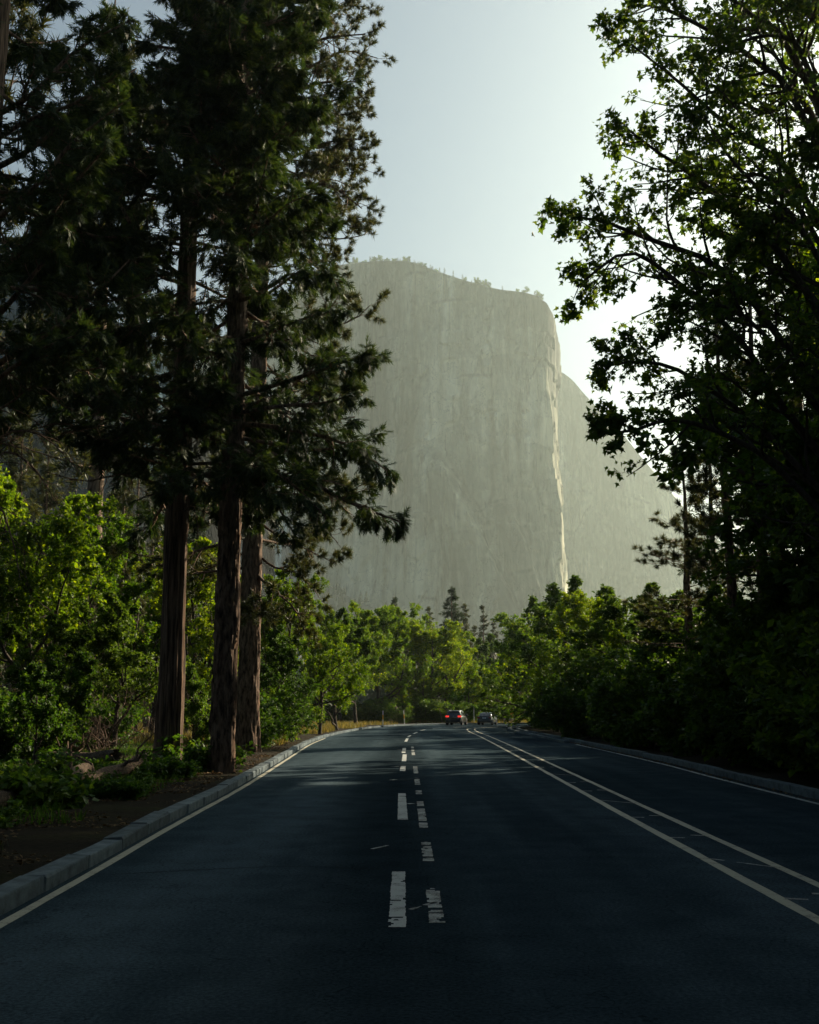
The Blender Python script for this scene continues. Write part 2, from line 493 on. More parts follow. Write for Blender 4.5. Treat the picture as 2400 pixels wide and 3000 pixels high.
# stray cross ticks
for k, (x0, y0, x1, y1, w) in enumerate([(0.0, 10.75, 0.24, 11.15, 0.05), (-0.48, 15.3, -0.28, 15.7, 0.05), (-0.05, 22.5, 0.07, 22.6, 0.16), (-0.55, 37.0, -0.30, 37.2, 0.18), (-0.5, 30, -0.35, 30.3, 0.12), (-0.5, 52.5, -0.35, 52.6, 0.2), (0.05, 52.0, 0.14, 52.0, 0.25)]):
    dash('stray_tick', x0, y0, x1, y1, w, M['paint_old'], 0.40, 90 + k)
cc = resample(CLEFT, 0.5)
for k, y in enumerate([11.3, 13.9, 16.6, 19.7, 23.0, 26.0, 29.0, 32.5, 36.5, 41, 46, 52, 59]):
    x = float(np.interp(y, cc[:, 1], cc[:, 0]))
    if k % 3 == 1:
        dash('stray_tick', x + 0.05, y + 0.45, x + 0.62, y - 0.35, 0.055, M['paint_old'], 0.30, 120 + k)
    else:
        dash('stray_tick', x + 0.06, y + 0.06, x + 0.26, y, 0.06 + y * 0.002, M['paint_old'], 0.26, 120 + k)
        dash('stray_tick', x + 0.42, y + 0.36, x + 0.60, y + 0.3, 0.06 + y * 0.002, M['paint_old'], 0.26, 140 + k)

# tar poured into the long joint between the lanes and into a few cross cracks
M['tar'] = simple('tar', (0.006, 0.008, 0.010), 0.95, spec=0.03)
def seam(pts, w, seed):
    c = resample(pts, 0.35)
    rg_ = RS(seed)
    c = c + np.stack([fbm(c[:, 1] * 0.8, c[:, 0] + seed, seed, 4) * 0.07, fbm(c[:, 0] * 0.9, c[:, 1] + seed, seed + 5, 4) * 0.25], 1)
    ww = w * (0.55 + 0.9 * vnoise(c[:, 1] * 1.9 + c[:, 0], c[:, 0], seed))
    a = offset_curve(c, -0.5) * 0 + c - np.stack([np.ones(len(c)), np.zeros(len(c))], 1) * 0
    t = np.gradient(c, axis=0); t /= np.linalg.norm(t, axis=1, keepdims=True)
    nn_ = np.stack([t[:, 1], -t[:, 0]], 1)
    V = np.stack([np.c_[c - nn_ * ww[:, None] / 2, np.full(len(c), 0.003)], np.c_[c + nn_ * ww[:, None] / 2, np.full(len(c), 0.003)]], 1)
    return link('tar_seam', grid_mesh('tar_seam', V, [M['tar']]), road)
seam([(-3.2, 13), (-1.5, 13.6), (-0.3, 13.4)], 0.018, 3)
seam([(0.2, 17.2), (1.6, 17.7), (3.2, 17.3)], 0.018, 4)
seam([(-3.6, 24), (-1.8, 24.8), (-0.2, 24.4), (1.5, 25.4), (3.4, 25)], 0.018, 5)
seam([(4.4, 21), (6, 21.8), (7.4, 21.3)], 0.018, 6)
seam([(-4, 36), (-1, 37), (3.5, 36.2), (8, 37)], 0.018, 7)

# kerbs of separate stones
def stone_mat(name, lo, hi):
    m, nt, ns, ls, p = new_mat(name)
    mp = mapped(ns, ls, (1, 1, 1))
    n = noise(ns, ls, mp, 5, 8, 0.7)
    oi = ns.new('ShaderNodeObjectInfo')
    r = ramp(ns, [(0.3, lo), (0.7, hi)])
    ls.new(n.outputs[0], r.inputs[0])
    mr = ns.new('ShaderNodeMapRange'); mr.inputs[3].default_value = 0.72; mr.inputs[4].default_value = 1.2
    ls.new(oi.outputs['Random'], mr.inputs[0])
    hs = ns.new('ShaderNodeHueSaturation')
    ls.new(r.outputs[0], hs.inputs['Color']); ls.new(mr.outputs[0], hs.inputs['Value'])
    ls.new(hs.outputs[0], p.inputs['Base Color'])
    p.inputs['Roughness'].default_value = 0.9
    p.inputs['Specular IOR Level'].default_value = 0.1
    bump(ns, ls, p, n.outputs[0], 0.6, 0.02)
    return m
M['kerb'] = stone_mat('kerb_granite', (0.05, 0.066, 0.072), (0.17, 0.21, 0.225))
def stone_mesh(k, L, w, h):
    rg = RS(300 + k)
    bm = bmesh.new()
    box_bm(bm, (-w / 2, -L / 2, -0.10), (w / 2, L / 2, h), 0.022, 2)
    for v in bm.verts:
        v.co += Vector(rg.normal(0, 0.006, 3))
    return from_bm('stone', bm, [M['kerb']], False)
def kerb(curve, off, w, h, L, label, seed, gap=0.018, ymin=-30):
    root = tag(empty('kerb'), label, 'kerb', kind='structure')
    ms = [stone_mesh(seed * 5 + k, L - gap, w, h) for k in range(4)]
    rg = RS(seed)
    c = resample(curve, 0.1)
    c = offset_curve(c, off)
    s = np.concatenate([[0], np.cumsum(np.linalg.norm(np.diff(c, axis=0), axis=1))])
    t = 0.0
    while t + L < s[-1]:
        a = np.array([np.interp(t, s, c[:, 0]), np.interp(t, s, c[:, 1])])
        b = np.array([np.interp(t + L, s, c[:, 0]), np.interp(t + L, s, c[:, 1])])
        t += L
        if a[1] < ymin or a[0] > 45: continue
        o = link('stone', ms[int(rg.integers(4))], root)
        o.location = ((a[0] + b[0]) / 2 + rg.normal(0, 0.008), (a[1] + b[1]) / 2, rg.normal(0, 0.008))
        o.rotation_euler = (rg.normal(0, 0.004), rg.normal(0, 0.008), math.atan2(b[1] - a[1], b[0] - a[0]) - math.pi / 2)
    return root
kerb(LEFT, -0.12, 0.25, 0.155, 1.75, 'long granite kerb along the left side of the road', 1, ymin=4)
kerb(RIGHT, 0.12, 0.24, 0.17, 2.4, 'low weathered kerb beneath the dark right hedge', 2, ymin=14)
kerb([(8.72, 63), (8.80, 78), (8.88, 94), (9.3, 106.2), (10.9, 117.5), (14.8, 124.6), (24, 129.8)], -0.35, 0.22, 0.14, 2.0, 'short pale kerb on the inside of the bend', 3)

# ------------------------------------------------------------------ cliffs
def rock_mat(name, dark, mid, light, tint):
    m, nt, ns, ls, p = new_mat(name)
    n1 = noise(ns, ls, mapped(ns, ls, (0.016, 0.016, 0.0011)), 1.0, 6, 0.58)      # broad water streaks
    n1b = noise(ns, ls, mapped(ns, ls, (0.06, 0.06, 0.0026)), 1.0, 5, 0.55)       # narrow ones
    n2 = noise(ns, ls, mapped(ns, ls, (0.0045, 0.0045, 0.0030)), 1.0, 7, 0.6)
    n3 = noise(ns, ls, mapped(ns, ls, (0.07, 0.07, 0.02)), 1.0, 6, 0.65)
    m0 = ns.new('ShaderNodeMixRGB'); m0.inputs[0].default_value = 0.4
    ls.new(n1.outputs[0], m0.inputs[1]); ls.new(n1b.outputs[0], m0.inputs[2])
    mx = ns.new('ShaderNodeMixRGB'); mx.inputs[0].default_value = 0.52
    ls.new(m0.outputs[0], mx.inputs[1]); ls.new(n2.outputs[0], mx.inputs[2])
    r = ramp(ns, [(0.43, dark), (0.5, mid), (0.56, light)])
    ls.new(mx.outputs[0], r.inputs[0])
    r3 = ramp(ns, [(0.3, (0.8, 0.8, 0.8)), (0.7, tint)])
    ls.new(n3.outputs[0], r3.inputs[0])
    # long thin black water stains and cracks
    n4 = noise(ns, ls, mapped(ns, ls, (0.055, 0.055, 0.0028)), 1.0, 4, 0.5)
    r4 = ramp(ns, [(0.34, (0.22, 0.23, 0.25)), (0.42, (1, 1, 1))])
    ls.new(n4.outputs[0], r4.inputs[0])
    mq = ns.new('ShaderNodeMixRGB'); mq.blend_type = 'MULTIPLY'; mq.inputs[0].default_value = 1
    ls.new(r3.outputs[0], mq.inputs[1]); ls.new(r4.outputs[0], mq.inputs[2])
    # joints bounding the big slabs
    wv = noise(ns, ls, mapped(ns, ls, (0.01, 0.01, 0.01)), 1.0, 5, 0.6)
    mv = mapped(ns, ls, (0.0055, 0.0055, 0.0016))
    av = ns.new('ShaderNodeMixRGB'); av.blend_type = 'ADD'; av.inputs[0].default_value = 0.9
    ls.new(mv.outputs[0], av.inputs[1]); ls.new(wv.outputs['Color'], av.inputs[2])
    vo = ns.new('ShaderNodeTexVoronoi'); vo.feature = 'DISTANCE_TO_EDGE'
    ls.new(av.outputs[0], vo.inputs['Vector'])
    r5 = ramp(ns, [(0.0, (0.35, 0.35, 0.37)), (0.02, (1, 1, 1))])
    ls.new(vo.outputs['Distance'], r5.inputs[0])
    mz = ns.new('ShaderNodeMixRGB'); mz.blend_type = 'MULTIPLY'; mz.inputs[0].default_value = 0.8
    ls.new(mq.outputs[0], mz.inputs[1]); ls.new(r5.outputs[0], mz.inputs[2])
    r3 = mz
    mu = ns.new('ShaderNodeMixRGB'); mu.blend_type = 'MULTIPLY'; mu.inputs[0].default_value = 1
    ls.new(r.outputs[0], mu.inputs[1]); ls.new(r3.outputs[0], mu.inputs[2])
    wa = ns.new('ShaderNodeAttribute'); wa.attribute_name = 'weathering_and_shade'
    mw = ns.new('ShaderNodeMixRGB'); mw.blend_type = 'MULTIPLY'; mw.inputs[0].default_value = 1
    ls.new(mu.outputs[0], mw.inputs[1]); ls.new(wa.outputs['Fac'], mw.inputs[2])
    ls.new(mw.outputs[0], p.inputs['Base Color'])
    p.inputs['Roughness'].default_value = 0.95
    p.inputs['Specular IOR Level'].default_value = 0.1
    bump(ns, ls, p, n3.outputs[0], 0.6, 8.0)
    return m
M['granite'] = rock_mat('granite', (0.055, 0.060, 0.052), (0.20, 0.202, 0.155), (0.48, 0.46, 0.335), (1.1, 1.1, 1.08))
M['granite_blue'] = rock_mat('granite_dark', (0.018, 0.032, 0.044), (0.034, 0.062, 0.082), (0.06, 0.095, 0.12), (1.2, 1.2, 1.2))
def cliff(name, cols, zb, nS, nH, mat, seed, amp, back, label, rim=None, cat='cliff'):
    """cols: (u_top, v_top, Y_top, u_base, Y_base), read from left to right"""
    T = np.array([P(u, v, y) for u, v, y, _, _ in cols])
    B = np.array([(XU(ub, yb, zb), yb, zb) for _, _, _, ub, yb in cols])
    T, B = catmull(T, nS), catmull(B, nS)
    T[:, 2] += fbm(np.arange(nS) / 26.0, np.zeros(nS) + seed, seed + 77, 5) * 9
    h = np.linspace(0, 1, nH)
    prof = h ** 0.92
    V = B[:, None, :] * (1 - prof)[None, :, None] + T[:, None, :] * prof[None, :, None]
    V[:, :, 2] = (B[:, 2, None] * (1 - h) + T[:, 2, None] * h)
    ds = np.gradient(V, axis=0)
    nn = np.stack([ds[..., 1], -ds[..., 0], 0 * ds[..., 0]], -1)
    nn = nrm(nn)
    s = np.cumsum(np.linalg.norm(np.gradient(B, axis=0), axis=1))[:, None] * np.ones((1, nH))
    z = V[..., 2]
    warp = fbm(s / 160, z / 300, seed + 40) * 120
    d = fbm((s + warp) / 190, z / 520, seed, 4) * 1.9
    d = d + (np.abs(fbm((s + warp * 0.6) / 60, z / 420, seed + 11, 4)) * -1.3)
    d = d + np.abs(fbm((s + z * 0.5) / 120, (z - s * 0.4) / 220, seed + 17, 3)) * -0.8
    d = d + fbm(s / 26, z / 90, seed + 21, 4) * 0.42 + fbm(s / 9, z / 40, seed + 31, 3) * 0.18
    # stepped roofs and ledges
    st = fbm(s / 70, z / 60, seed + 51, 3)
    d = d + np.where(st > 0.13, 0.22, 0) + np.where(st < -0.16, -0.2, 0)
    if seed == 7:
        uu = V[..., 0] / (V[..., 1] * math.cos(TILT) + (z - CAMH) * math.sin(TILT)) * FPX + 1200
        zz = (z - CAMH) / V[..., 1]
        vv = 1500 - FPX * np.tan(np.arctan(zz) - TILT)
        edge = 1300 + (vv - 1330) * 0.48 + fbm(vv / 60, vv * 0, 5, 3) * 20
        d = d + 1.9 / (1 + np.exp((uu - edge) / 5.0)) * np.clip((vv - 1300) / 90, 0, 1) * np.clip((uu - edge + 150) / 120, 0, 1)
        edge2 = 1500 + (vv - 1480) * 0.35
        d = d + 1.3 / (1 + np.exp((uu - edge2) / 5.0)) * np.clip((vv - 1460) / 80, 0, 1) * np.clip((uu - edge2 + 90) / 80, 0, 1)
        d = d - 1.2 / (1 + np.exp(-(uu - 1225 - fbm(vv / 90, vv * 0, 6, 3) * 40) / 6.0)) * np.clip((1290 - uu) / 60, 0, 1) * np.clip((1000 - vv) / 60, 0, 1)
    fade = np.minimum(1, (1 - h) * 9)[None, :] * 0.75 + 0.25
    V = V + nn * (d * amp * fade)[..., None]
    # the rounded rim and the top running back
    top = V[:, -1]
    K = 8
    capr = []
    for k in range(1, K + 1):
        f = k / K
        q = top.copy()
        q[:, 1] += back * f ** 1.5
        q[:, 0] += (np.mean(top[:, 0]) - top[:, 0]) * 0.25 * f
        q[:, 2] += (fbm(q[:, 0] / 60, q[:, 1] / 60, seed + 61, 3) * 14 * min(1, f * 2)) - back * 0.16 * f ** 1.3
        capr.append(q)
    V = np.concatenate([V, np.stack(capr, 1)], 1)
    # weathering: stains, pale scars, joints, slabs of different granite, painted shade under small roofs
    rs = RS(seed + 500)
    smax, zmin, zmax = float(s.max()), float(z.min()), float(z.max())
    tone = np.ones(s.shape)
    sw = s + fbm(s / 45, z / 45, seed + 81, 3) * 14
    ci, cj = np.floor((sw + fbm(z / 130, s / 130, seed + 82, 3) * 90) / 62).astype(np.int64), np.floor((z + fbm(s / 90, z / 90, seed + 83, 3) * 120) / 170).astype(np.int64)
    tone *= 0.82 + 0.36 * hash2(ci, cj, seed + 84)
    for k in range(170):
        s0, z0 = rs.uniform(0, smax), rs.uniform(zmin + 120, zmax)
        L, wd, dk = rs.uniform(60, 420), rs.uniform(2.5, 11), rs.uniform(0.35, 0.75)
        down = (z0 - z) / L
        m_ = np.clip(1 - np.abs(sw - s0 - (z0 - z) * rs.normal(0, 0.02)) / (wd * (0.5 + np.clip(down, 0, 1))), 0, 1) * ((down > 0) & (down < 1)) * (1 - np.clip(down, 0, 1)) ** 0.6
        tone *= 1 - dk * m_
    for k in range(60):
        s0, z0 = rs.uniform(0, smax), rs.uniform(zmin + 120, zmax)
        L, wd = rs.uniform(60, 260), rs.uniform(4, 20)
        down = (z0 - z) / L
        m_ = np.clip(1 - np.abs(sw - s0) / wd, 0, 1) * ((down > 0) & (down < 1)) * (1 - np.clip(down, 0, 1))
        tone *= 1 + 0.45 * m_
    for k in range(46):
        s0, z0, sl = rs.uniform(0, smax), rs.uniform(zmin + 60, zmax), rs.choice([-0.75, -0.5, -0.35, -0.12, 0.0, 0.08, 0.3, 0.6])
        L = rs.uniform(70, 380) * (0.35 if abs(sl) > 0.2 else 1.0)
        dz = (z0 - z)
        wob = fbm(z / 40 + k, z * 0 + k, seed + 90 + k, 3) * 22
        m_ = np.clip(1 - np.abs(s - s0 - dz * sl - wob) / 4.2, 0, 1) * ((dz > 0) & (dz < L))
        tone *= 1 - 0.62 * m_
    for k in range(34):                                     # small roofs: shade of their undersides painted into the tone
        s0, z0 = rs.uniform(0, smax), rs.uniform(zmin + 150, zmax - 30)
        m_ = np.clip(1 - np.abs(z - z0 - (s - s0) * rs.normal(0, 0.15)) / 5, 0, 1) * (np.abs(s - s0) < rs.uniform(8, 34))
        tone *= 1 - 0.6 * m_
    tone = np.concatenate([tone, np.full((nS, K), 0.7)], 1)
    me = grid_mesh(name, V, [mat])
    at = me.attributes.new('weathering_and_shade', 'FLOAT', 'POINT')
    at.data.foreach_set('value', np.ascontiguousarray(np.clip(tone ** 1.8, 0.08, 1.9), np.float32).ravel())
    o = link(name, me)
    tag(o, label, cat, kind='structure')
    return top
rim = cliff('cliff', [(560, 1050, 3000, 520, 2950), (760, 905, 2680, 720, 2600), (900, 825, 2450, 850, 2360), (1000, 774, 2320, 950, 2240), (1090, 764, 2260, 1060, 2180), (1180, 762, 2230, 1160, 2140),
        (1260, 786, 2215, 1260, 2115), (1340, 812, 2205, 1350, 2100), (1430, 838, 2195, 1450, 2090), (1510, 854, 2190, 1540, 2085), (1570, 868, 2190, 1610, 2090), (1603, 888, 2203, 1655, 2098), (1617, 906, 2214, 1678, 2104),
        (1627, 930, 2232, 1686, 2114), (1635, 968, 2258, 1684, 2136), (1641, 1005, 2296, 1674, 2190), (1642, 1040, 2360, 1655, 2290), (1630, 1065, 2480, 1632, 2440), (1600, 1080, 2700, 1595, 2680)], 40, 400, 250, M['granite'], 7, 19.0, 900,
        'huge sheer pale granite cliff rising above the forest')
cliff('cliff', [(1480, 1050, 3420, 1480, 3350), (1570, 1060, 3400, 1580, 3330), (1630, 1080, 3380, 1650, 3300), (1672, 1110, 3370, 1690, 3280), (1706, 1148, 3360, 1740, 3260), (1750, 1192, 3350, 1800, 3240), (1830, 1280, 3340, 1890, 3220),
        (1930, 1400, 3330, 2000, 3200), (2080, 1560, 3340, 2160, 3200), (2300, 1690, 3360, 2400, 3220), (2600, 1780, 3400, 2700, 3280)], 40, 160, 110, M['granite'], 57, 26.0, 700,
        'hazy rock shoulder sloping down behind the right edge of the pale cliff')
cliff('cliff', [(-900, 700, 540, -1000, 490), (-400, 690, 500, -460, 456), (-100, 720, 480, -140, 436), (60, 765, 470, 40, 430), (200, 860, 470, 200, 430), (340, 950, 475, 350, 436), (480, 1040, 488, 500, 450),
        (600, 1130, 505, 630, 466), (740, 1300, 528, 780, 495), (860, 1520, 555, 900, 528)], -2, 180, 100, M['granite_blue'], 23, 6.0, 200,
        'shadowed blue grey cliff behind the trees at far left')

# ------------------------------------------------------------------ growing trees
class Geo:
    """collects tube and leaf geometry for one mesh"""
    def __init__(self):
        self.v, self.l, self.t, self.n = [], [], [], 0
    def add(self, v, l, t):
        self.v.append(v.reshape(-1, 3)); self.l.append(l.reshape(-1) + self.n); self.t.append(t.reshape(-1)); self.n += v.reshape(-1, 3).shape[0]
    def mesh(self, name, mat, smooth=False):
        return mesh_np(name, np.concatenate(self.v), np.concatenate(self.l), np.concatenate(self.t), [mat], smooth)
def tubes(g, Pt, Rd, k=5):
    """Pt (N,n,3) polylines with radii Rd (N,n)"""
    N, n, _ = Pt.shape
    T = nrm(np.gradient(Pt, axis=1))
    ov = nrm(Pt[:, -1] - Pt[:, 0])
    ref = np.where(np.abs(ov[:, 2:3]) > 0.8, np.array([[1.0, 0.07, 0.0]]), np.array([[0.05, 0.03, 1.0]]))[:, None, :] * np.ones((1, n, 1))
    U = nrm(np.cross(T, ref)); W = np.cross(T, U)
    a = np.arange(k) * 2 * math.pi / k
    ring = Pt[:, :, None, :] + Rd[:, :, None, None] * (np.cos(a)[None, None, :, None] * U[:, :, None, :] + np.sin(a)[None, None, :, None] * W[:, :, None, :])
    i = np.arange(N * n * k).reshape(N, n, k)
    j = np.roll(i, -1, axis=2)
    q = np.stack([i[:, :-1], j[:, :-1], j[:, 1:], i[:, 1:]], -1)
    g.add(ring, q, np.full(N * (n - 1) * k, 4))
def at_frac(A, idx, f):
    n = A.shape[1]
    x = f * (n - 1)
    i = np.minimum(x.astype(int), n - 2)
    w = (x - i)
    w = w[:, None] if A.ndim == 3 else w
    return A[idx, i] * (1 - w) + A[idx, i + 1] * w
def sprout(rg, Pt, Rd, per, f0, f1, ang, length, npts=5, grav=0.0, wig=0.15, thin=0.6, flat=0.0, minr=0.004, shrink=0.6):
    """children of every polyline: per each, at fractions f0..f1, leaving at an angle (lo,hi) degrees; length (lo,hi) share of parent"""
    N, n, _ = Pt.shape
    idx = np.repeat(np.arange(N), per)
    Mn = len(idx)
    f = f0 + (f1 - f0) * ((np.tile(np.arange(per), N) + rg.random(Mn)) / per)
    st = at_frac(Pt, idx, f)
    r0 = at_frac(Rd, idx, f)
    T = nrm(at_frac(Pt, idx, np.minimum(f + 0.08, 1)) - at_frac(Pt, idx, np.maximum(f - 0.08, 0)))
    a = rg.normal(size=(Mn, 3))
    a[:, 2] *= (1 - flat)
    a = nrm(a - np.sum(a * T, 1, keepdims=True) * T)
    th = np.radians(rg.uniform(ang[0], ang[1], Mn))[:, None]
    d = np.cos(th) * T + np.sin(th) * a
    plen = np.linalg.norm(np.diff(Pt, axis=1), axis=2).sum(1)[idx]
    L = plen * rg.uniform(length[0], length[1], Mn) * (1 - shrink * f)
    out = np.zeros((Mn, npts, 3))
    out[:, 0] = st
    for k in range(1, npts):
        d = d + wig * rg.normal(size=(Mn, 3))
        d[:, 2] += grav / (npts - 1)
        d = nrm(d)
        out[:, k] = out[:, k - 1] + d * (L / (npts - 1))[:, None]
    rb = np.maximum(np.minimum(r0 * thin, L * 0.03), minr)
    R = rb[:, None] * np.linspace(1, 0.3, npts)[None, :]
    return out, np.maximum(R, minr * 0.5)
def stamp(g, tmpl, pos, axis, up, size):
    """tmpl = (verts (m,3) with x side, y along, z normal; loops; totals)"""
    tv, tl, tt_ = tmpl
    axis = nrm(axis)
    side = nrm(np.cross(axis, up))
    nz = np.cross(side, axis)
    if np.ndim(size) == 0: size = np.full(len(pos), size)
    V = pos[:, None, :] + size[:, None, None] * (tv[None, :, 0:1] * side[:, None, :] + tv[None, :, 1:2] * axis[:, None, :] + tv[None, :, 2:3] * nz[:, None, :])
    Lp = tl[None, :] + (np.arange(len(pos)) * len(tv))[:, None]
    g.add(V, Lp, np.tile(tt_, len(pos)))
def tmpl(polys):
    v, l, t = [], [], []
    for p in polys:
        l += list(range(len(v), len(v) + len(p)))
        v += p
        t.append(len(p))
    return np.array(v, float), np.array(l), np.array(t)
# one maple leaf: five pointed lobes, folded a little along the midrib
def maple_leaf():
    half = [(0.0, 0.0), (0.36, 0.02), (0.26, 0.19), (0.58, 0.44), (0.22, 0.50), (0.0, 1.0)]
    R_ = [(x, y, 0.25 * abs(x) - 0.25 * y * y) for x, y in half]
    L_ = [(-x, y, 0.25 * abs(x) - 0.25 * y * y) for x, y in half[::-1]]
    pv = R_ + L_[1:-1]
    n = len(R_)
    v = np.array(pv, float)
    right = list(range(0, n))
    left = [n - 1] + list(range(n, len(pv))) + [0]
    return v, np.array(right + left), np.array([len(right), len(left)])
T_MAPLE = maple_leaf()
T_LEAF = (np.array([(0, 0, 0), (0.34, 0.45, 0.10), (0, 1, -0.06), (-0.34, 0.45, 0.10)], float), np.array([0, 1, 2, 0, 2, 3]), np.array([3, 3]))
def spray(seed, nl=7):
    rg = RS(seed)
    polys = []
    for k in range(nl):
        y = 0.08 + 0.75 * k / nl
        s = 1 if k % 2 else -1
        L = 0.55 * (1 - 0.5 * k / nl)
        an = math.radians(38 + rg.uniform(-8, 8)) * s
        dx, dy = math.sin(an) * L, math.cos(an) * L
        z = -0.25 * y * y + rg.uniform(-0.07, 0.07)
        w = 0.062
        polys.append([(w * math.cos(an), y - w * math.sin(an), z), (dx, y + dy, z - 0.08), (-w * math.cos(an), y + w * math.sin(an), z)])
    polys.append([(-0.06, 0.45, -0.05), (0.06, 0.45, -0.05), (0, 1.12, -0.3)])
    return tmpl(polys)
def tuft(seed, nn=30, w=0.05):
    rg = RS(seed)
    polys = []
    for k in range(nn):
        th = math.radians(rg.uniform(15, 88)); ph = rg.uniform(0, 2 * math.pi)
        d = np.array([math.sin(th) * math.cos(ph), math.cos(th), math.sin(th) * math.sin(ph)])
        b = np.array([0, rg.uniform(-0.25, 0.45), 0])
        s = nrm(np.cross(d, rg.normal(size=3)))
        tip = b + d * rg.uniform(0.8, 1.1)
        tip[2] -= 0.08
        polys.append([tuple(b + s * w), tuple(b - s * w), tuple(tip)])
    return tmpl(polys)
def put_leaves(rg, g, Pt, tm, per, size, f0=0.2, f1=1.0, axis_mix=(0.7, 0.6, -0.2), up_jit=0.5, off=0.0):
    """per leaves on every twig; axis = a*twig direction + b*random + c*world up"""
    N = len(Pt)
    idx = np.repeat(np.arange(N), per)
    f = rg.uniform(f0, f1, len(idx))
    pos = at_frac(Pt, idx, f)
    T = nrm(Pt[idx, -1] - Pt[idx, 0])
    ax = axis_mix[0] * T + axis_mix[1] * rg.normal(size=pos.shape)
    ax[:, 2] += axis_mix[2]
    up = rg.normal(size=pos.shape) * up_jit
    up[:, 2] += 1
    if off: pos = pos + rg.normal(size=pos.shape) * off
    sz = rg.uniform(size[0], size[1], len(idx))
    stamp(g, tm, pos, ax, up, sz)
def trunk_line(rg, base, top, n, lean=0.02):
    t = np.linspace(0, 1, n)[:, None]
    p = np.asarray(base) * (1 - t) + np.asarray(top) * t
    H = np.linalg.norm(np.asarray(top) - np.asarray(base))
    w = np.cumsum(rg.normal(0, lean * H / n, (n, 2)), 0)
    w -= t * w[-1]
    p[:, :2] += w
    return p
def bark_trunk(g, line, rad, seed, sides=48, ridge=0.10, fine=0.05, zs=0.9, flare=0.22, plates=False):
    """a trunk with real furrows; line (n,3), rad (n,)"""
    n = len(line)
    a = np.arange(sides) * 2 * math.pi / sides
    z = line[:, 2][:, None] * np.ones((1, sides))
    A = a[None, :] * np.ones((n, 1))
    ca, sa = np.cos(A), np.sin(A)
    tw = A * sides / 6.2832
    wv = fbm(ca * 2.2 + 31, z * 0.5 + sa * 2.2, seed, 3) * 3.0
    u1 = ca * 3.2 + wv * 0.25; u2 = sa * 3.2
    r1 = np.abs(fbm(u1 * 1.5 + z * 0.10, u2 * 1.5 + z * zs * 0.22, seed + 3, 3)) * 2
    r2 = np.abs(fbm(u1 * 4 + z * 0.2, u2 * 4 + z * zs * 0.6, seed + 7, 3)) * 2
    d = (r1 - 0.25) * ridge + (r2 - 0.25) * fine
    if plates:
        d = d + np.where(vnoise(u1 * 3, z * 2.2 + u2 * 3, seed + 9) > 0.55, fine * 0.6, 0)
    hh = z - line[0, 2]
    fl = 1 + flare * np.exp(-hh / 0.7) * (0.75 + 0.5 * np.sin(A * 5 + seed))
    R = rad[:, None] * (1 + d) * fl
    ring = line[:, None, :] + np.stack([R * ca, R * sa, 0 * R], -1)
    i = np.arange(n * sides).reshape(n, sides)
    j = np.roll(i, -1, 1)
    q = np.stack([i[:-1], j[:-1], j[1:], i[1:]], -1)
    g.add(ring, q, np.full((n - 1) * sides, 4))
def tree(name, label, cat, wood, leaves, wmat, lmat, loc=(0, 0, 0), group=None, crown='crown'):
    root = tag(empty(name, loc), label, cat, group)
    link('trunk', wood.mesh('trunk', wmat, True), root)
    if leaves is not None:
        link(crown, leaves.mesh(crown, lmat), root)
    return root

SPR = [spray(1, 7), spray(2, 8)]
TUF = [tuft(3, 17, 0.06), tuft(4, 17, 0.06)]
SMALL_SPR = spray(5, 5)

# -------- hero trees on the left verge: two cedars and a pine, all with world-space limbs
def limbs_from(line, H, hts, rg, length_fn, elev, npts=9, grav=0.0, az=None, wig=0.08):
    """free limbs leaving a trunk line at heights hts"""
    z0 = line[0, 2]
    out = []
    for k, h in enumerate(hts):
        st = np.array([np.interp(z0 + h, line[:, 2], line[:, c]) for c in (0, 1)] + [z0 + h])
        a = rg.uniform(0, 2 * math.pi) if az is None else az[k]
        L = length_fn(h / H) * rg.uniform(0.75, 1.15)
        e = math.radians(elev(h / H) + rg.uniform(-9, 9))
        d = np.array([math.cos(a) * math.cos(e), math.sin(a) * math.cos(e), math.sin(e)])
        pts = [st]
        for q in range(1, npts):
            d = d + rg.normal(size=3) * wig
            d[2] += grav * (q / npts - 0.35)
            d = d / np.linalg.norm(d)
            pts.append(pts[-1] + d * L / (npts - 1))
        out.append(pts)
    return np.array(out)
def guided(line, specs, n=9, rg=None):
    """limbs that leave the trunk at a height and pass through given points"""
    out = []
    for h, pts in specs:
        st = np.array([np.interp(h, line[:, 2], line[:, c]) for c in (0, 1)] + [h])
        out.append(catmull([st] + [np.array(p) for p in pts], n))
    return np.array(out)
def limb_rad(Lm, k=0.017, lo=0.02):
    L = np.linalg.norm(np.diff(Lm, axis=1), axis=2).sum(1)
    return np.maximum(L * k, lo)[:, None] * np.linspace(1, 0.22, Lm.shape[1])[None, :]
def clothe_cedar(rg, w, lf, Lm, n2=13, n3=5, per=2, size=(0.30, 0.5), bare=0.28):
    R1 = limb_rad(Lm)
    tubes(w, Lm, R1, 6)
    B, RB = sprout(rg, Lm, R1, n2, bare, 1.0, (35, 70), (0.18, 0.38), 5, -0.25, 0.12, 0.6, 0.55, 0.006, 0.78)
    tubes(w, B, RB, 3)
    C, RCd = sprout(rg, B, RB, n3, 0.2, 1.0, (30, 65), (0.3, 0.6), 3, -0.15, 0.15, 0.6, 0.35, 0.004)
    put_leaves(rg, lf, C, SPR[0], per, size, 0.25, 1.0, (1.0, 0.35, -0.30), 0.45)
    put_leaves(rg, lf, B, SPR[1], 3, size, 0.5, 1.0, (1.0, 0.4, -0.30), 0.45)
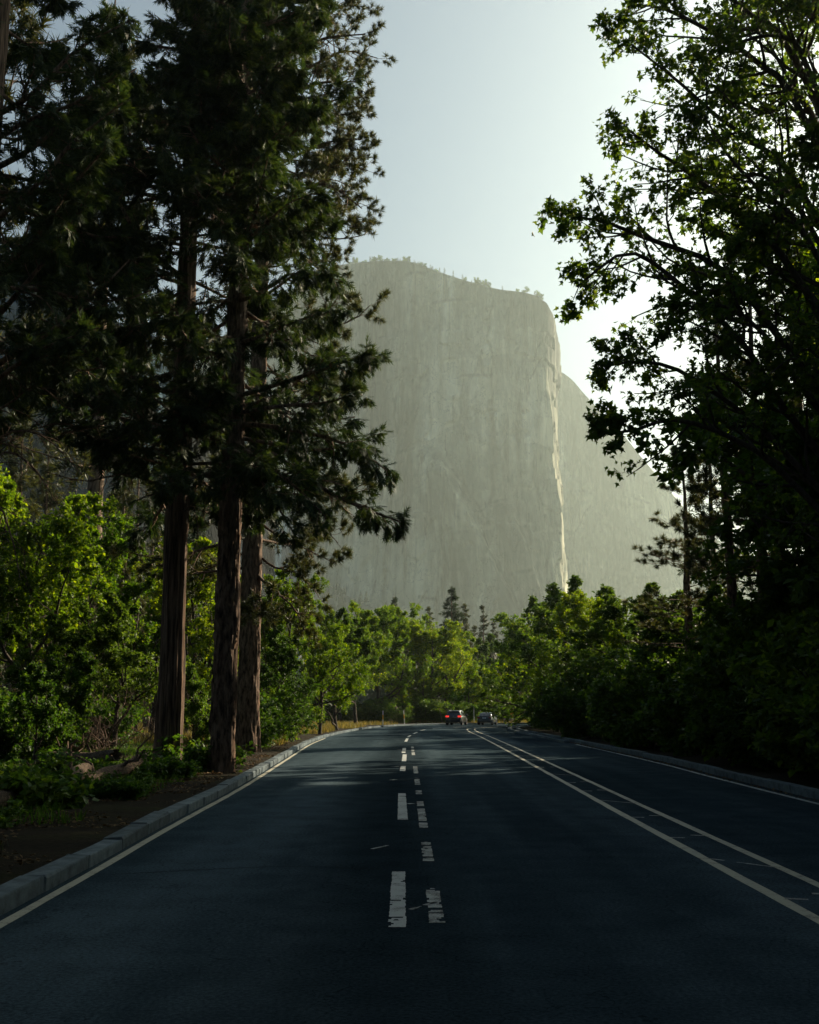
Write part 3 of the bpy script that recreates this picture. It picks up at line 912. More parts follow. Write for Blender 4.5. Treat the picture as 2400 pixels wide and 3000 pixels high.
def clothe_pine(rg, w, lf, Lm, n2=8, n3=4, per=2, size=(0.17, 0.26), bare=0.35, g2=0.15):
    R1 = limb_rad(Lm, 0.016)
    tubes(w, Lm, R1, 6)
    B, RB = sprout(rg, Lm, R1, n2, bare, 1.0, (30, 62), (0.22, 0.45), 6, g2, 0.18, 0.6, 0.2, 0.009)
    tubes(w, B, RB, 3)
    C, RCd = sprout(rg, B, RB, n3, 0.25, 1.0, (25, 60), (0.3, 0.55), 4, 0.25, 0.2, 0.6, 0.0, 0.006)
    tubes(w, C[:, ::3], RCd[:, ::3], 3)
    E_ = np.concatenate([C, B[:, 2:]], 0) if B.shape[1] == 6 else C
    put_leaves(rg, lf, E_, TUF[0], per, size, 0.62, 1.0, (1.0, 0.25, 0.15), 0.6)
    put_leaves(rg, lf, E_, TUF[1], 1, size, 0.97, 1.0, (1.0, 0.15, 0.15), 0.6)

def hero_cedar_front():
    rg = RS(101)
    Y = 33.0
    base = np.array([XU(490, Y), Y, 0.0]); top = base + np.array([0.1, 0.6, 34])
    line = trunk_line(rg, base - [0, 0, 0.4], top, 300, 0.012)
    rad = np.interp(line[:, 2], [-0.4, 1, 10, 20, 34], [0.38, 0.355, 0.31, 0.21, 0.03])
    w, lf = Geo(), Geo()
    bark_trunk(w, line, rad, 5, 60, 0.55, 0.26, 0.18)
    hts = np.sort(rg.uniform(8.6, 33.4, 92))
    Lm = limbs_from(line, 34, hts, rg, lambda f: 5.6 * (1 - f) ** 0.75 + 0.6, lambda f: -12 + 30 * f, 9, 0.30)
    sp = [(9.6, [P(300, 1205, 32), P(130, 1090, 31), P(0, 985, 30)]), (10.8, [P(330, 1080, 32), P(200, 1000, 31.5), P(60, 985, 31)]),
          (12.5, [P(400, 930, 32), P(250, 800, 31), P(120, 690, 30)]), (9.2, [P(560, 1240, 31), P(610, 1190, 30.4), P(650, 1120, 30)]),
          (14.5, [P(420, 720, 32), P(330, 560, 31), P(200, 430, 30)]), (17.5, [P(440, 460, 32), P(330, 330, 31), P(230, 180, 30)]),
          (9.4, [P(520, 1290, 31), P(560, 1210, 30), P(590, 1120, 29.6)])]
    Gd = guided(line, sp)
    clothe_cedar(rg, w, lf, np.concatenate([Lm, Gd]), 18, 7, 3, (0.25, 0.44), 0.2)
    # bare, dead lower boughs hanging to the left
    Dd = guided(line, [(8.9, [P(410, 1320, 32.5), P(380, 1370, 32), P(395, 1450, 31.6)]), (8.0, [P(370, 1390, 32.5), P(250, 1410, 32), P(130, 1380, 31)]), (9.2, [P(330, 1300, 32), P(190, 1240, 31), P(60, 1270, 30)]),
                       (7.2, [P(565, 1480, 32.6), P(580, 1560, 32.2), P(560, 1640, 32)])])
    RD = limb_rad(Dd, 0.010, 0.02)
    tubes(w, Dd, RD, 6)
    B, RB = sprout(rg, Dd, RD, 12, 0.15, 1.0, (30, 75), (0.15, 0.4), 6, -0.5, 0.22, 0.6, 0.1, 0.007)
    tubes(w, B, RB, 4)
    C, RCd = sprout(rg, B, RB, 4, 0.3, 1.0, (25, 60), (0.25, 0.5), 4, -0.3, 0.25, 0.6, 0.0, 0.005)
    tubes(w, C, RCd, 3)
    for g in (w, lf):
        g.v = [v - base for v in g.v]
    return tree('cedar_tree', 'tall cedar with sunlit right edge of its trunk, leftmost of the three big trunks', 'tree', w, lf, M['bark_cedar'], M['leaf_cedar'], base)
hero_cedar_front()
def hero_cedar_mid():
    rg = RS(202)
    Y = 32.0
    base = np.array([XU(648, Y), Y, 0.0]); top = base + np.array([0.15, 0.8, 36])
    line = trunk_line(rg, base - [0, 0, 0.4], top, 300, 0.010)
    rad = np.interp(line[:, 2], [-0.4, 1, 10, 20, 36], [0.31, 0.295, 0.255, 0.19, 0.03])
    w, lf = Geo(), Geo()
    bark_trunk(w, line, rad, 15, 60, 0.34, 0.34, 0.7, plates=True)
    hts = np.sort(rg.uniform(8.8, 35.4, 96))
    Lm = limbs_from(line, 36, hts, rg, lambda f: 4.6 * (1 - f) ** 0.7 + 0.5, lambda f: -14 + 34 * f, 9, 0.32)
    sp = [(9.0, [P(800, 1330, 32), P(960, 1440, 31.5), P(1070, 1490, 31), P(1175, 1530, 30.6)]),
          (9.8, [P(800, 1250, 32), P(950, 1280, 31.6), P(1050, 1320, 31.3), P(1135, 1380, 31)]),
          (10.6, [P(800, 1130, 31.5), P(950, 1080, 31), P(1040, 1050, 30.5), P(1095, 1050, 30)]),
          (10.1, [P(820, 1190, 31), P(950, 1180, 30.6), P(1055, 1150, 30.2)]),
          (12.2, [P(780, 980, 31.5), P(900, 930, 31), P(1010, 905, 30.6)]),
          (13.5, [P(760, 860, 31), P(860, 800, 30.5), P(980, 815, 30)]),
          (9.3, [P(760, 1350, 31), P(860, 1420, 30.3), P(960, 1520, 29.6)]),
          (9.0, [P(700, 1330, 30.5), P(760, 1400, 29.6), P(860, 1560, 29.2)]),
          (15.5, [P(740, 690, 31), P(840, 600, 30.6), P(940, 560, 30)]), (18.0, [P(740, 480, 31), P(820, 380, 30.6), P(900, 330, 30)]),
          (20.5, [P(740, 270, 31), P(820, 180, 30.6), P(890, 120, 30)])]
    Gd = guided(line, sp)
    clothe_cedar(rg, w, lf, Lm, 17, 7, 2, (0.25, 0.44), 0.2)
    clothe_cedar(rg, w, lf, Gd, 24, 7, 2, (0.24, 0.40), 0.3)
    for g in (w, lf):
        g.v = [v - base for v in g.v]
    return tree('cedar_tree', 'tall conifer with scaly bark and boughs over the road, middle of three big trunks', 'tree', w, lf, M['bark_pine'], M['leaf_cedar'], base)
hero_cedar_mid()
def hero_pine():
    rg = RS(303)
    Y = 47.0
    base = np.array([XU(722, Y), Y, 0.0]); top = base + np.array([0.3, 0.5, 44])
    line = trunk_line(rg, base - [0, 0, 0.4], top, 300, 0.010)
    rad = np.interp(line[:, 2], [-0.4, 1.5, 10, 22, 44], [0.50, 0.42, 0.35, 0.28, 0.04])
    w, lf = Geo(), Geo()
    bark_trunk(w, line, rad, 25, 56, 0.20, 0.2, 0.9, plates=True, flare=0.4)
    hts = np.sort(np.concatenate([rg.uniform(10.5, 43, 58), rg.uniform(6.8, 13, 10)]))
    Lm = limbs_from(line, 44, hts, rg, lambda f: 6.0 * (1 - f) ** 0.45 * min(1, 0.45 + f * 2.2), lambda f: -16 + 30 * f, 9, 0.45, wig=0.12)
    sp = [(31, [P(900, 80, 47), P(1000, 20, 46.6), P(1075, 20, 46)]), (29, [P(900, 200, 47), P(1010, 150, 46.6), P(1105, 170, 46)]), (27.5, [P(900, 330, 47), P(990, 290, 46.6), P(1080, 285, 46)]),
          (26, [P(900, 370, 47), P(980, 340, 46.6), P(1050, 330, 46)]), (24.8, [P(900, 440, 47), P(990, 410, 46.6), P(1070, 410, 46)]), (23.4, [P(900, 510, 47), P(990, 480, 46.6), P(1078, 500, 46)]),
          (21.8, [P(880, 620, 47), P(960, 590, 46.6), P(1040, 560, 46)]), (20.5, [P(880, 680, 47), P(970, 650, 46.6), P(1060, 670, 46)]), (19, [P(870, 800, 47), P(940, 760, 46.6), P(1005, 790, 46)]),
          (30.5, [P(880, 140, 45), P(960, 110, 44), P(1070, 100, 43)]), (22.6, [P(880, 560, 45), P(960, 540, 44), P(1060, 610, 43)]), (28, [P(880, 260, 45), P(960, 240, 44), P(1060, 240, 43)]),
          (11.2, [P(820, 1470, 47), P(900, 1500, 46.5), P(990, 1590, 46)]), (9.6, [P(800, 1560, 47), P(880, 1600, 46.5), P(980, 1650, 46)]), (8.2, [P(800, 1660, 47), P(870, 1680, 46), P(930, 1740, 45)]),
          (12.6, [P(820, 1400, 46.5), P(920, 1420, 45.5), P(1010, 1480, 45)]), (7.4, [P(790, 1720, 46.5), P(860, 1780, 45.5), P(900, 1860, 45)])]
    Gd = guided(line, sp)
    clothe_pine(rg, w, lf, Lm, 10, 4, 2, (0.22, 0.33))
    clothe_pine(rg, w, lf, Gd, 13, 4, 2, (0.18, 0.27), 0.35, 0.1)
    for g in (w, lf):
        g.v = [v - base for v in g.v]
    return tree('pine_tree', 'tall pine with long needle tufts, rightmost of the three big trunks by the left kerb', 'tree', w, lf, M['bark_pine'], M['leaf_pine'], base)
hero_pine()
def hero_pine_left():
    rg = RS(404)
    Y = 27.0
    base = np.array([XU(-190, Y), Y, 0.0]); top = base + np.array([0.3, 0.5, 36])
    line = trunk_line(rg, base - [0, 0, 0.4], top, 220, 0.010)
    rad = np.interp(line[:, 2], [-0.4, 1.5, 10, 20, 36], [0.52, 0.45, 0.38, 0.27, 0.04])
    w, lf = Geo(), Geo()
    bark_trunk(w, line, rad, 35, 48, 0.25, 0.15, 0.3)
    hts = np.sort(rg.uniform(9.5, 35, 74))
    Lm = limbs_from(line, 36, hts, rg, lambda f: 5.6 * (1 - f) ** 0.6, lambda f: -8 + 34 * f, 9, 0.25)
    sp = [(10.5, [P(60, 850, 26.5), P(180, 700, 26), P(260, 560, 25.6)]), (12, [P(80, 720, 26), P(200, 560, 25.5), P(320, 420, 25)]), (9.6, [P(120, 990, 27), P(260, 880, 27.5), P(380, 760, 28)]),
          (13.5, [P(90, 560, 26), P(210, 420, 26), P(360, 300, 26)]), (15, [P(100, 430, 27), P(240, 300, 27.5), P(400, 200, 28)]), (16.5, [P(90, 280, 26), P(220, 150, 26), P(380, 60, 26)]), (9.0, [P(60, 1060, 26), P(150, 1010, 25.6), P(290, 960, 25.2)])]
    Gd = guided(line, sp)
    clothe_cedar(rg, w, lf, np.concatenate([Lm, Gd]), 17, 7, 3, (0.25, 0.44), 0.2)
    Dd = guided(line, [(8.4, [P(30, 1180, 26.5), P(110, 1130, 26), P(200, 1200, 25.6)]), (7.4, [P(20, 1270, 26.5), P(130, 1280, 26), P(240, 1390, 25.6)]), (6.6, [P(0, 1330, 26.5), P(90, 1360, 26), P(170, 1480, 25.6)]), (5.2, [P(-20, 1480, 26.5), P(30, 1560, 26), P(60, 1700, 25.6)])])
    RD = limb_rad(Dd, 0.010, 0.02)
    tubes(w, Dd, RD, 6)
    B, RB = sprout(rg, Dd, RD, 14, 0.15, 1.0, (30, 75), (0.2, 0.5), 6, -0.7, 0.2, 0.6, 0.1, 0.007)
    tubes(w, B, RB, 4)
    C, RCd = sprout(rg, B, RB, 5, 0.3, 1.0, (25, 60), (0.25, 0.5), 4, -0.4, 0.25, 0.6, 0.0, 0.005)
    tubes(w, C, RCd, 3)
    for g in (w, lf):
        g.v = [v - base for v in g.v]
    return tree('cedar_tree', 'big dark conifer at the left picture edge with drooping bare lower boughs', 'tree', w, lf, M['bark_cedar'], M['leaf_cedar'], base)
hero_pine_left()

# -------- the big maple on the right
def hero_maple():
    rg = RS(505)
    Y = 25.0
    base = np.array([12.2, 26.0, 0.1])
    line = catmull([base - [0, 0, 0.4], base + [-0.1, 0, 3], base + [-0.5, -0.3, 6.5], base + [-0.7, -0.4, 10], base + [-0.3, 0.2, 15], base + [0.2, 0.4, 21]], 140)
    rad = np.interp(line[:, 2], [-0.3, 1, 5, 10, 21], [0.40, 0.33, 0.27, 0.20, 0.03])
    w, lf = Geo(), Geo()
    bark_trunk(w, line, rad, 45, 32, 0.14, 0.10, 0.8)
    sp = [(4.2, [P(2330, 1240, 25.5), P(2180, 1010, 25), P(1990, 830, 24.6), P(1840, 740, 24.2), P(1690, 840, 24)]),
          (5.4, [P(2300, 1010, 25), P(2120, 790, 24.6), P(1900, 700, 24.3), P(1770, 650, 24), P(1670, 635, 23.8)]),
          (6.6, [P(2330, 800, 25), P(2160, 620, 24.8), P(2010, 500, 24.6), P(1920, 440, 24.4), P(1830, 370, 24)]),
          (8.4, [P(2350, 560, 25.2), P(2230, 430, 25), P(2100, 340, 24.7), P(1990, 240, 24.4), P(1850, 130, 24)]),
          (9.6, [P(2350, 330, 25), P(2230, 190, 24.8), P(2080, 90, 24.6), P(1930, 20, 24.3), P(1840, 20, 24)]),
          (10.5, [P(2330, 170, 25.2), P(2180, 30, 25), P(2060, -90, 24.8), P(1950, -200, 24.5)]),
          (3.4, [P(2370, 1400, 25.3), P(2200, 1230, 25), P(2000, 1090, 24.6), P(1870, 1060, 24.3), P(1770, 1075, 24)]),
          (3.0, [P(2330, 1420, 24.5), P(2160, 1290, 24.2), P(1980, 1230, 23.9), P(1860, 1260, 23.7), P(1770, 1270, 23.5)]),
          (7.4, [P(2360, 690, 24.4), P(2240, 570, 24), P(2130, 450, 23.6), P(2060, 330, 23.2)]),
          (4.8, [P(2340, 1120, 24.3), P(2220, 960, 23.8), P(2080, 890, 23.4), P(1930, 960, 23)]),
          (6.0, [P(2380, 890, 26), P(2280, 740, 26.4), P(2170, 700, 26.8), P(2050, 650, 27)]),
          (9.0, [P(2420, 420, 26.2), P(2330, 260, 26.6), P(2260, 140, 26.9), P(2200, 30, 27)]),
          (5.0, [P(2420, 1080, 26), P(2340, 940, 26.5), P(2280, 840, 27), P(2200, 780, 27.4)]),
          (12.5, [P(2440, 60, 25.6), P(2330, -80, 25.4), P(2200, -250, 25)]), (11.4, [P(2460, 180, 24.6), P(2420, 60, 24), P(2340, -60, 23.5)]),
          (4.0, [P(2440, 1260, 24.6), P(2400, 1130, 24), P(2330, 1050, 23.4), P(2250, 1100, 22.8)]),
          (7.8, [P(2480, 640, 24.5), P(2440, 500, 24), P(2380, 400, 23.5)]),
          (8.0, [P(2360, 640, 25.6), P(2250, 520, 25.8), P(2130, 520, 26), P(2010, 560, 26.2)]), (6.3, [P(2370, 850, 25.6), P(2260, 800, 25.8), P(2140, 830, 26), P(2000, 780, 26.2)]),
          (9.8, [P(2360, 300, 25.6), P(2270, 330, 25.8), P(2170, 300, 26), P(2050, 200, 26.2)]),
          (10.2, [P(2380, 230, 24.6), P(2300, 110, 24.3), P(2180, 120, 24), P(2080, 180, 23.6)]), (7.0, [P(2400, 760, 24.6), P(2330, 660, 24.2), P(2250, 640, 23.8), P(2160, 720, 23.4)])]
    Gd = guided(line, sp, 14)
    free = limbs_from(line, 21, np.sort(rg.uniform(4, 20, 11)), rg, lambda f: 5.2 * (1 - f) + 1.4, lambda f: 22 + 30 * f, 14, 0.05, az=rg.uniform(-1.7, 1.9, 11))
    Lm = np.concatenate([Gd, free])
    R1 = limb_rad(Lm, 0.0085, 0.025)
    tubes(w, Lm, R1, 7)
    B, RB = sprout(rg, Lm, R1, 15, 0.14, 1.0, (28, 62), (0.18, 0.38), 6, 0.12, 0.13, 0.6, 0.25, 0.008, 0.84)
    tubes(w, B, RB, 5)
    C, RCd = sprout(rg, B, RB, 5, 0.15, 1.0, (25, 60), (0.3, 0.55), 5, 0.0, 0.18, 0.6, 0.2, 0.005, 0.4)
    tubes(w, C, RCd, 3)
    D, RDd = sprout(rg, C, RCd, 3, 0.3, 1.0, (25, 60), (0.4, 0.7), 4, -0.2, 0.2, 0.6, 0.2, 0.004, 0.3)
    tubes(w, D[:, ::3], RDd[:, ::3], 3)
    put_leaves(rg, lf, D, T_MAPLE, 5, (0.08, 0.165), 0.2, 1.0, (0.7, 0.8, -0.35), 0.6, 0.07)
    put_leaves(rg, lf, C, T_MAPLE, 2, (0.08, 0.165), 0.3, 1.0, (0.6, 0.8, -0.35), 0.6, 0.05)
    g2 = Geo()
    # 300 single leaves on the outermost twigs over the road
    tips = np.concatenate([D[:, -1], C[:, -1]])
    dirs = np.concatenate([D[:, -1] - D[:, -2], C[:, -1] - C[:, -2]])
    vis = np.argsort(tips[:, 0] + rg.normal(0, 1.0, len(tips)))[:300]
    for g in (w, lf):
        g.v = [v - base for v in g.v]
    root = tree('maple_tree', 'big maple with star shaped leaves reaching over the right side of the road', 'tree', w, lf, M['bark_grey'], M['leaf_maple'], base)
    for ch in root.children:
        if ch.name.startswith('crown'): ch['kind'] = 'stuff'
    lv, ll, lt = T_MAPLE
    lm = mesh_np('leaf', lv, ll, lt, [M['leaf_maple']])
    for i in vis:
        o = link('leaf', lm, root)
        ax = Vector(nrm(dirs[i]) * 0.7 + rg.normal(size=3) * 0.5 + np.array([0, 0, -0.4])).normalized()
        up = Vector(rg.normal(size=3) * 0.4 + np.array([0, 0, 1.0]))
        sd = ax.cross(up).normalized(); nz = sd.cross(ax)
        s = rg.uniform(0.12, 0.20)
        mt = Matrix((sd, ax, nz)).transposed().to_4x4()
        o.matrix_local = Matrix.Translation(Vector(tips[i] - base)) @ mt @ Matrix.Scale(s, 4)
    return root
hero_maple()

# ------------------------------------------------------------------ kinds of tree that repeat
def proto_broadleaf(seed, H, lmat, wmat, leaf=(0.13, 0.22), spread=1.0, forks=3, per=8, lean=0.0, n4=6, low=0.16):
    rg = RS(seed)
    w, lf = Geo(), Geo()
    line = trunk_line(rg, (0, 0, -0.4), (lean * H, rg.normal(0, 0.03 * H), H * 0.74), 24, 0.10)
    rad = np.interp(np.linspace(0, 1, 24), [0, 0.06, 0.5, 1], [H * 0.019, H * 0.0145, H * 0.009, H * 0.002])
    tubes(w, line[None], rad[None], 8)
    n1 = 13
    Lm, R1 = sprout(rg, line[None], rad[None], n1, low, 0.98, (36, 74), (0.46 * spread, 0.70 * spread), 9, 0.50, 0.15, 0.7, 0.0, 0.01, 0.55)
    tubes(w, Lm, R1, 6)
    B, RB = sprout(rg, Lm, R1, 8, 0.25, 1.0, (30, 70), (0.25, 0.5), 6, 0.25, 0.2, 0.6, 0.1, 0.008, 0.4)
    tubes(w, B, RB, 4)
    C, RCd = sprout(rg, B, RB, 7, 0.2, 1.0, (30, 70), (0.3, 0.6), 4, 0.1, 0.2, 0.6, 0.2, 0.005, 0.3)
    tubes(w, C, RCd, 3)
    D, RDd = sprout(rg, C, RCd, n4, 0.2, 1.0, (30, 70), (0.4, 0.8), 3, -0.1, 0.2, 0.6, 0.3, 0.004, 0.3)
    put_leaves(rg, lf, D, T_LEAF, per, leaf, 0.15, 1.0, (0.6, 0.8, -0.1), 0.6, 0.04)
    return w, lf, wmat, lmat
def proto_conifer(seed, H, lmat, wmat, width=0.17, bare=0.14, n1=110, live=1.0, size=(0.34, 0.60), pine=False, k2=8):
    rg = RS(seed)
    w, lf = Geo(), Geo()
    line = trunk_line(rg, (0, 0, -0.4), (rg.normal(0, 0.01 * H), 0, H), 40, 0.03)
    rad = np.interp(np.linspace(0, 1, 40), [0, 0.05, 0.5, 1], [H * 0.0155, H * 0.0125, H * 0.008, H * 0.0008])
    tubes(w, line[None], rad[None], 9)
    hts = np.sort(rg.uniform(bare * H, 0.985 * H, n1))
    if pine:
        fn = lambda f: H * width * (1 - f) ** 0.55 * min(1, 0.4 + f * 1.6)
        Lm = limbs_from(line, H, hts, rg, fn, lambda f: -8 + 38 * f, 7, 0.35, wig=0.12)
    else:
        fn = lambda f: H * width * (1 - f) ** 0.85 + 0.25
        Lm = limbs_from(line, H, hts, rg, fn, lambda f: -14 + 40 * f, 7, 0.25)
    R1 = limb_rad(Lm, 0.012, 0.012)
    tubes(w, Lm, R1, 4)
    keep = rg.random(len(Lm)) < live
    B, RB = sprout(rg, Lm, R1, k2, 0.22, 1.0, (35, 70), (0.22, 0.42), 4, -0.2 if not pine else 0.2, 0.15, 0.6, 0.4, 0.006)
    kb = np.repeat(keep, k2)
    tubes(w, B, RB, 3)
    Bk = B[kb]
    if pine:
        put_leaves(rg, lf, Bk, TUF[0], 4, (0.26, 0.40), 0.35, 1.0, (1.0, 0.5, 0.2), 0.6)
    else:
        put_leaves(rg, lf, Bk, SMALL_SPR, 5, size, 0.15, 1.0, (1.0, 0.5, -0.3), 0.5)
    return w, lf, wmat, lmat
def proto_dead(seed, H, wmat):
    rg = RS(seed)
    w = Geo()
    line = trunk_line(rg, (0, 0, -0.4), (0.02 * H, 0, H), 40, 0.05)
    rad = np.interp(np.linspace(0, 1, 40), [0, 0.05, 0.6, 1], [H * 0.013, H * 0.010, H * 0.006, H * 0.0015])
    tubes(w, line[None], rad[None], 8)
    Lm = limbs_from(line, H, np.sort(rg.uniform(0.15 * H, 0.97 * H, 70)), rg, lambda f: H * 0.11 * (1 - f * 0.8), lambda f: -6, 6, 0.1, wig=0.22)
    R1 = limb_rad(Lm, 0.010, 0.012)
    tubes(w, Lm, R1, 4)
    B, RB = sprout(rg, Lm, R1, 4, 0.3, 1.0, (30, 70), (0.25, 0.5), 4, 0, 0.25, 0.6, 0, 0.006)
    tubes(w, B, RB, 3)
    return w, None, wmat, None
def proto_shrub(seed, H, lmat, wmat, leaf=(0.10, 0.2), n0=11, per=5):
    rg = RS(seed)
    w, lf = Geo(), Geo()
    st = np.zeros((n0, 7, 3))
    for k in range(n0):
        a, e = rg.uniform(0, 6.283), math.radians(rg.uniform(38, 86))
        d = np.array([math.cos(a) * math.cos(e), math.sin(a) * math.cos(e), math.sin(e)])
        p = np.array([rg.normal(0, 0.08 * H), rg.normal(0, 0.08 * H), -0.15])
        for q in range(7):
            st[k, q] = p
            d = nrm(d + rg.normal(size=3) * 0.12); p = p + d * H * rg.uniform(0.13, 0.2)
    R0 = np.full((n0, 1), H * 0.010) * np.linspace(1, 0.25, 7)[None]
    tubes(w, st, R0, 5)
    B, RB = sprout(rg, st, R0, 10, 0.12, 1.0, (30, 75), (0.3, 0.5), 5, 0.1, 0.2, 0.6, 0.1, 0.005, 0.4)
    tubes(w, B, RB, 4)
    C, RCd = sprout(rg, B, RB, 7, 0.1, 1.0, (30, 75), (0.3, 0.6), 4, 0.0, 0.2, 0.6, 0.2, 0.004, 0.3)
    tubes(w, C, RCd, 3)
    put_leaves(rg, lf, C, T_LEAF, per * 3, leaf, 0.1, 1.0, (0.6, 0.8, -0.1), 0.6, 0.05)
    return w, lf, wmat, lmat
PROTO = {}
def make(kind, spec, H, cn='crown'):
    w, lf, wm, lm = spec
    PROTO[kind] = (w.mesh('trunk', wm, True), lf.mesh(cn, lm) if lf else None, H, cn)
make('oak', proto_broadleaf(11, 13, M['leaf_oak'], M['bark_grey'], (0.11, 0.21), 1.15), 13)
make('oak2', proto_broadleaf(12, 12, M['leaf_oak_backlit'], M['bark_grey'], (0.11, 0.21), 1.25, lean=0.08), 12)
make('oak3', proto_broadleaf(13, 14, M['leaf_oak_backlit'], M['bark_grey'], (0.11, 0.21), 1.1, lean=-0.06, low=0.22), 14)
make('alder', proto_broadleaf(14, 12, M['leaf_dark'], M['bark_grey'], (0.11, 0.22), 1.0, low=0.08), 12)
make('alder2', proto_broadleaf(15, 11, M['leaf_dark'], M['bark_grey'], (0.11, 0.22), 1.15, low=0.06), 11)
make('fir', proto_conifer(21, 24, M['leaf_cedar'], M['bark_pine'], 0.15, 0.08, 150), 24)
make('fir2', proto_conifer(22, 20, M['leaf_pine'], M['bark_pine'], 0.12, 0.12, 110, 0.8), 20)
make('thinfir', proto_conifer(23, 20, M['leaf_pine'], M['bark_dead'], 0.085, 0.22, 110, 0.55, (0.3, 0.5)), 20)
make('pine', proto_conifer(24, 24, M['leaf_pine'], M['bark_pine'], 0.16, 0.34, 54, 1.0, pine=True), 24)
make('pine2', proto_conifer(25, 25, M['leaf_pine'], M['bark_pine'], 0.19, 0.28, 58, 0.9, pine=True), 25)
make('snag', proto_dead(26, 18, M['bark_dead']), 18)
make('shrub', proto_shrub(31, 3.0, M['leaf_dark'], M['bark_grey'], (0.12, 0.22)), 3.0, 'foliage')
make('shrub2', proto_shrub(32, 2.4, M['leaf_shrub'], M['bark_grey'], (0.09, 0.18)), 2.4, 'foliage')
make('sapling', proto_broadleaf(33, 5, M['leaf_shrub'], M['bark_grey'], (0.08, 0.15), 0.8, n4=3, per=5, low=0.2), 5)
make('plant', proto_shrub(34, 0.7, M['leaf_shrub'], M['leaf_shrub'], (0.07, 0.13), 7, 1), 0.7, 'foliage')
KIND_NAME = dict(oak='oak_tree', oak2='oak_tree', oak3='oak_tree', alder='alder_tree', alder2='alder_tree', fir='fir_tree', fir2='fir_tree', thinfir='fir_tree', pine='pine_tree', pine2='pine_tree', snag='dead_tree', shrub='shrub', shrub2='shrub', sapling='sapling', plant='plant')
KIND_CAT = dict(oak_tree='tree', alder_tree='tree', fir_tree='tree', pine_tree='tree', dead_tree='dead tree', shrub='shrub', sapling='sapling', plant='plant')
rgp = RS(77)
def place(kind, u, Y, vtop=None, label='', group=None, H=None, wide=1.0, rot=None, X=None, z=0.05):
    tm, cm, H0, cn = PROTO[kind]
    x = XU(u, Y) if X is None else X
    if vtop is not None:
        H = P(u, vtop, Y)[2]
    if vtop is not None and kind[:3] in ('oak', 'ald'):
        H = H * 1.10
    s = H / H0
    o = empty(KIND_NAME[kind], (x, Y, z), rgp.uniform(0, 6.283) if rot is None else rot)
    o.scale = (s * wide, s * wide, s)
    link('trunk' if KIND_CAT[KIND_NAME[kind]] != 'shrub' and kind != 'plant' else 'stems', tm, o)
    if cm: link(cn, cm, o)
    tag(o, label, KIND_CAT[KIND_NAME[kind]], group)
    return o
ORD = ['first', 'second', 'third', 'fourth', 'fifth', 'sixth', 'seventh', 'eighth', 'ninth', 'tenth', 'eleventh', 'twelfth', 'thirteenth', 'fourteenth', 'fifteenth', 'sixteenth', 'seventeenth', 'eighteenth', 'nineteenth', 'twentieth'] + ['twenty-' + w_ for w_ in ('first', 'second', 'third', 'fourth', 'fifth', 'sixth', 'seventh', 'eighth', 'ninth')]
# left wood
g_l = 'leafy trees in the wood on the left'
place('oak', 60, 47, 1370, 'bright sunlit leafy tree at the left picture edge', g_l, wide=1.0)
place('oak', 235, 56, 1480, 'bright leafy tree left of the thin half dead firs', g_l)
place('oak3', -160, 52, 1330, 'leafy tree rising behind the left picture edge', g_l)
place('alder', 140, 40, 1800, 'low shaded leafy tree above the fallen logs', g_l, wide=1.2)
place('alder2', 330, 50, 1760, 'shaded leafy tree just left of the biggest trunk', g_l, wide=1.1)
place('oak2', 580, 62, 1560, 'leafy tree seen between the two nearest big trunks', g_l)
place('oak', 440, 72, 1560, 'leafy tree behind the leftmost big trunk', g_l)
place('alder', 700, 74, 1700, 'leafy tree behind the rightmost big trunk', g_l)
place('oak3', 850, 68, 1665, 'sunlit leafy tree under the pine boughs right of the big trunks', g_l)
place('oak', 935, 82, 1800, 'leafy tree leaning towards the left kerb in midground', g_l)
place('alder2', 790, 60, 1850, 'low shaded tree beside the third big trunk', g_l, wide=1.15)
g_f = 'thin half dead firs in the left wood'
place('thinfir', 338, 78, 1285, 'thin lit fir with sparse foliage, tallest left of the big trunks', g_f)
place('snag', 366, 82, 1310, 'bare dead fir beside the tallest thin fir', g_f)
place('thinfir', 428, 88, 1350, 'thin sparse fir nearest the leftmost big trunk', g_f)
place('snag', 219, 95, 1222, 'bare dead pole standing before the blue cliff', g_f)
place('fir2', 30, 92, 1165, 'lit fir at the far left above the bright leafy tree', g_f)
place('fir2', 92, 100, 1230, 'lit fir second from the left picture edge', g_f)
place('thinfir', 300, 100, 1420, 'short thin fir behind the tallest thin fir', g_f)
place('snag', 455, 96, 1400, 'leaning dead fir just left of the biggest trunk', g_f)
place('fir', 560, 110, 1440, 'dark fir between the two nearest big trunks', g_f)
place('pine2', -150, 38, None, 'tall pine beyond the left picture edge whose boughs fill the upper left corner', 'tall pines filling the canopy at upper left', H=38)
place('pine', 250, 67, None, 'very tall pine filling the canopy between the left edge and the big cedar', 'tall pines filling the canopy at upper left', H=47)
# backdrop of the left wood
for k, (kd, u, Y, vt) in enumerate([('fir', -60, 130, 1500), ('oak3', 40, 135, 1640), ('fir2', 130, 140, 1520), ('oak', 200, 128, 1700), ('fir', 270, 150, 1540), ('oak2', 400, 140, 1700), ('fir', 500, 150, 1560), ('oak3', 620, 138, 1720), ('fir2', 680, 150, 1640), ('oak', 760, 140, 1760), ('fir', 830, 160, 1690), ('oak2', 900, 150, 1800)]):
    place(kd, u, Y, vt, 'far tree closing the left wood, %s from the left picture edge' % ORD[k], 'far row of the left wood')
# trunks standing in the lit meadow
for k, (u, Y, vt) in enumerate([(60, 60, 1600), (215, 52, 1780), (255, 66, 1650), (350, 60, 1600), (395, 64, 1700), (545, 70, 1690), (590, 78, 1700)]):
    place('thinfir', u, Y, vt, 'slender dark trunk in the shaded left wood, %s from the left picture edge' % ORD[k], 'slender firs in the shade of the left wood')
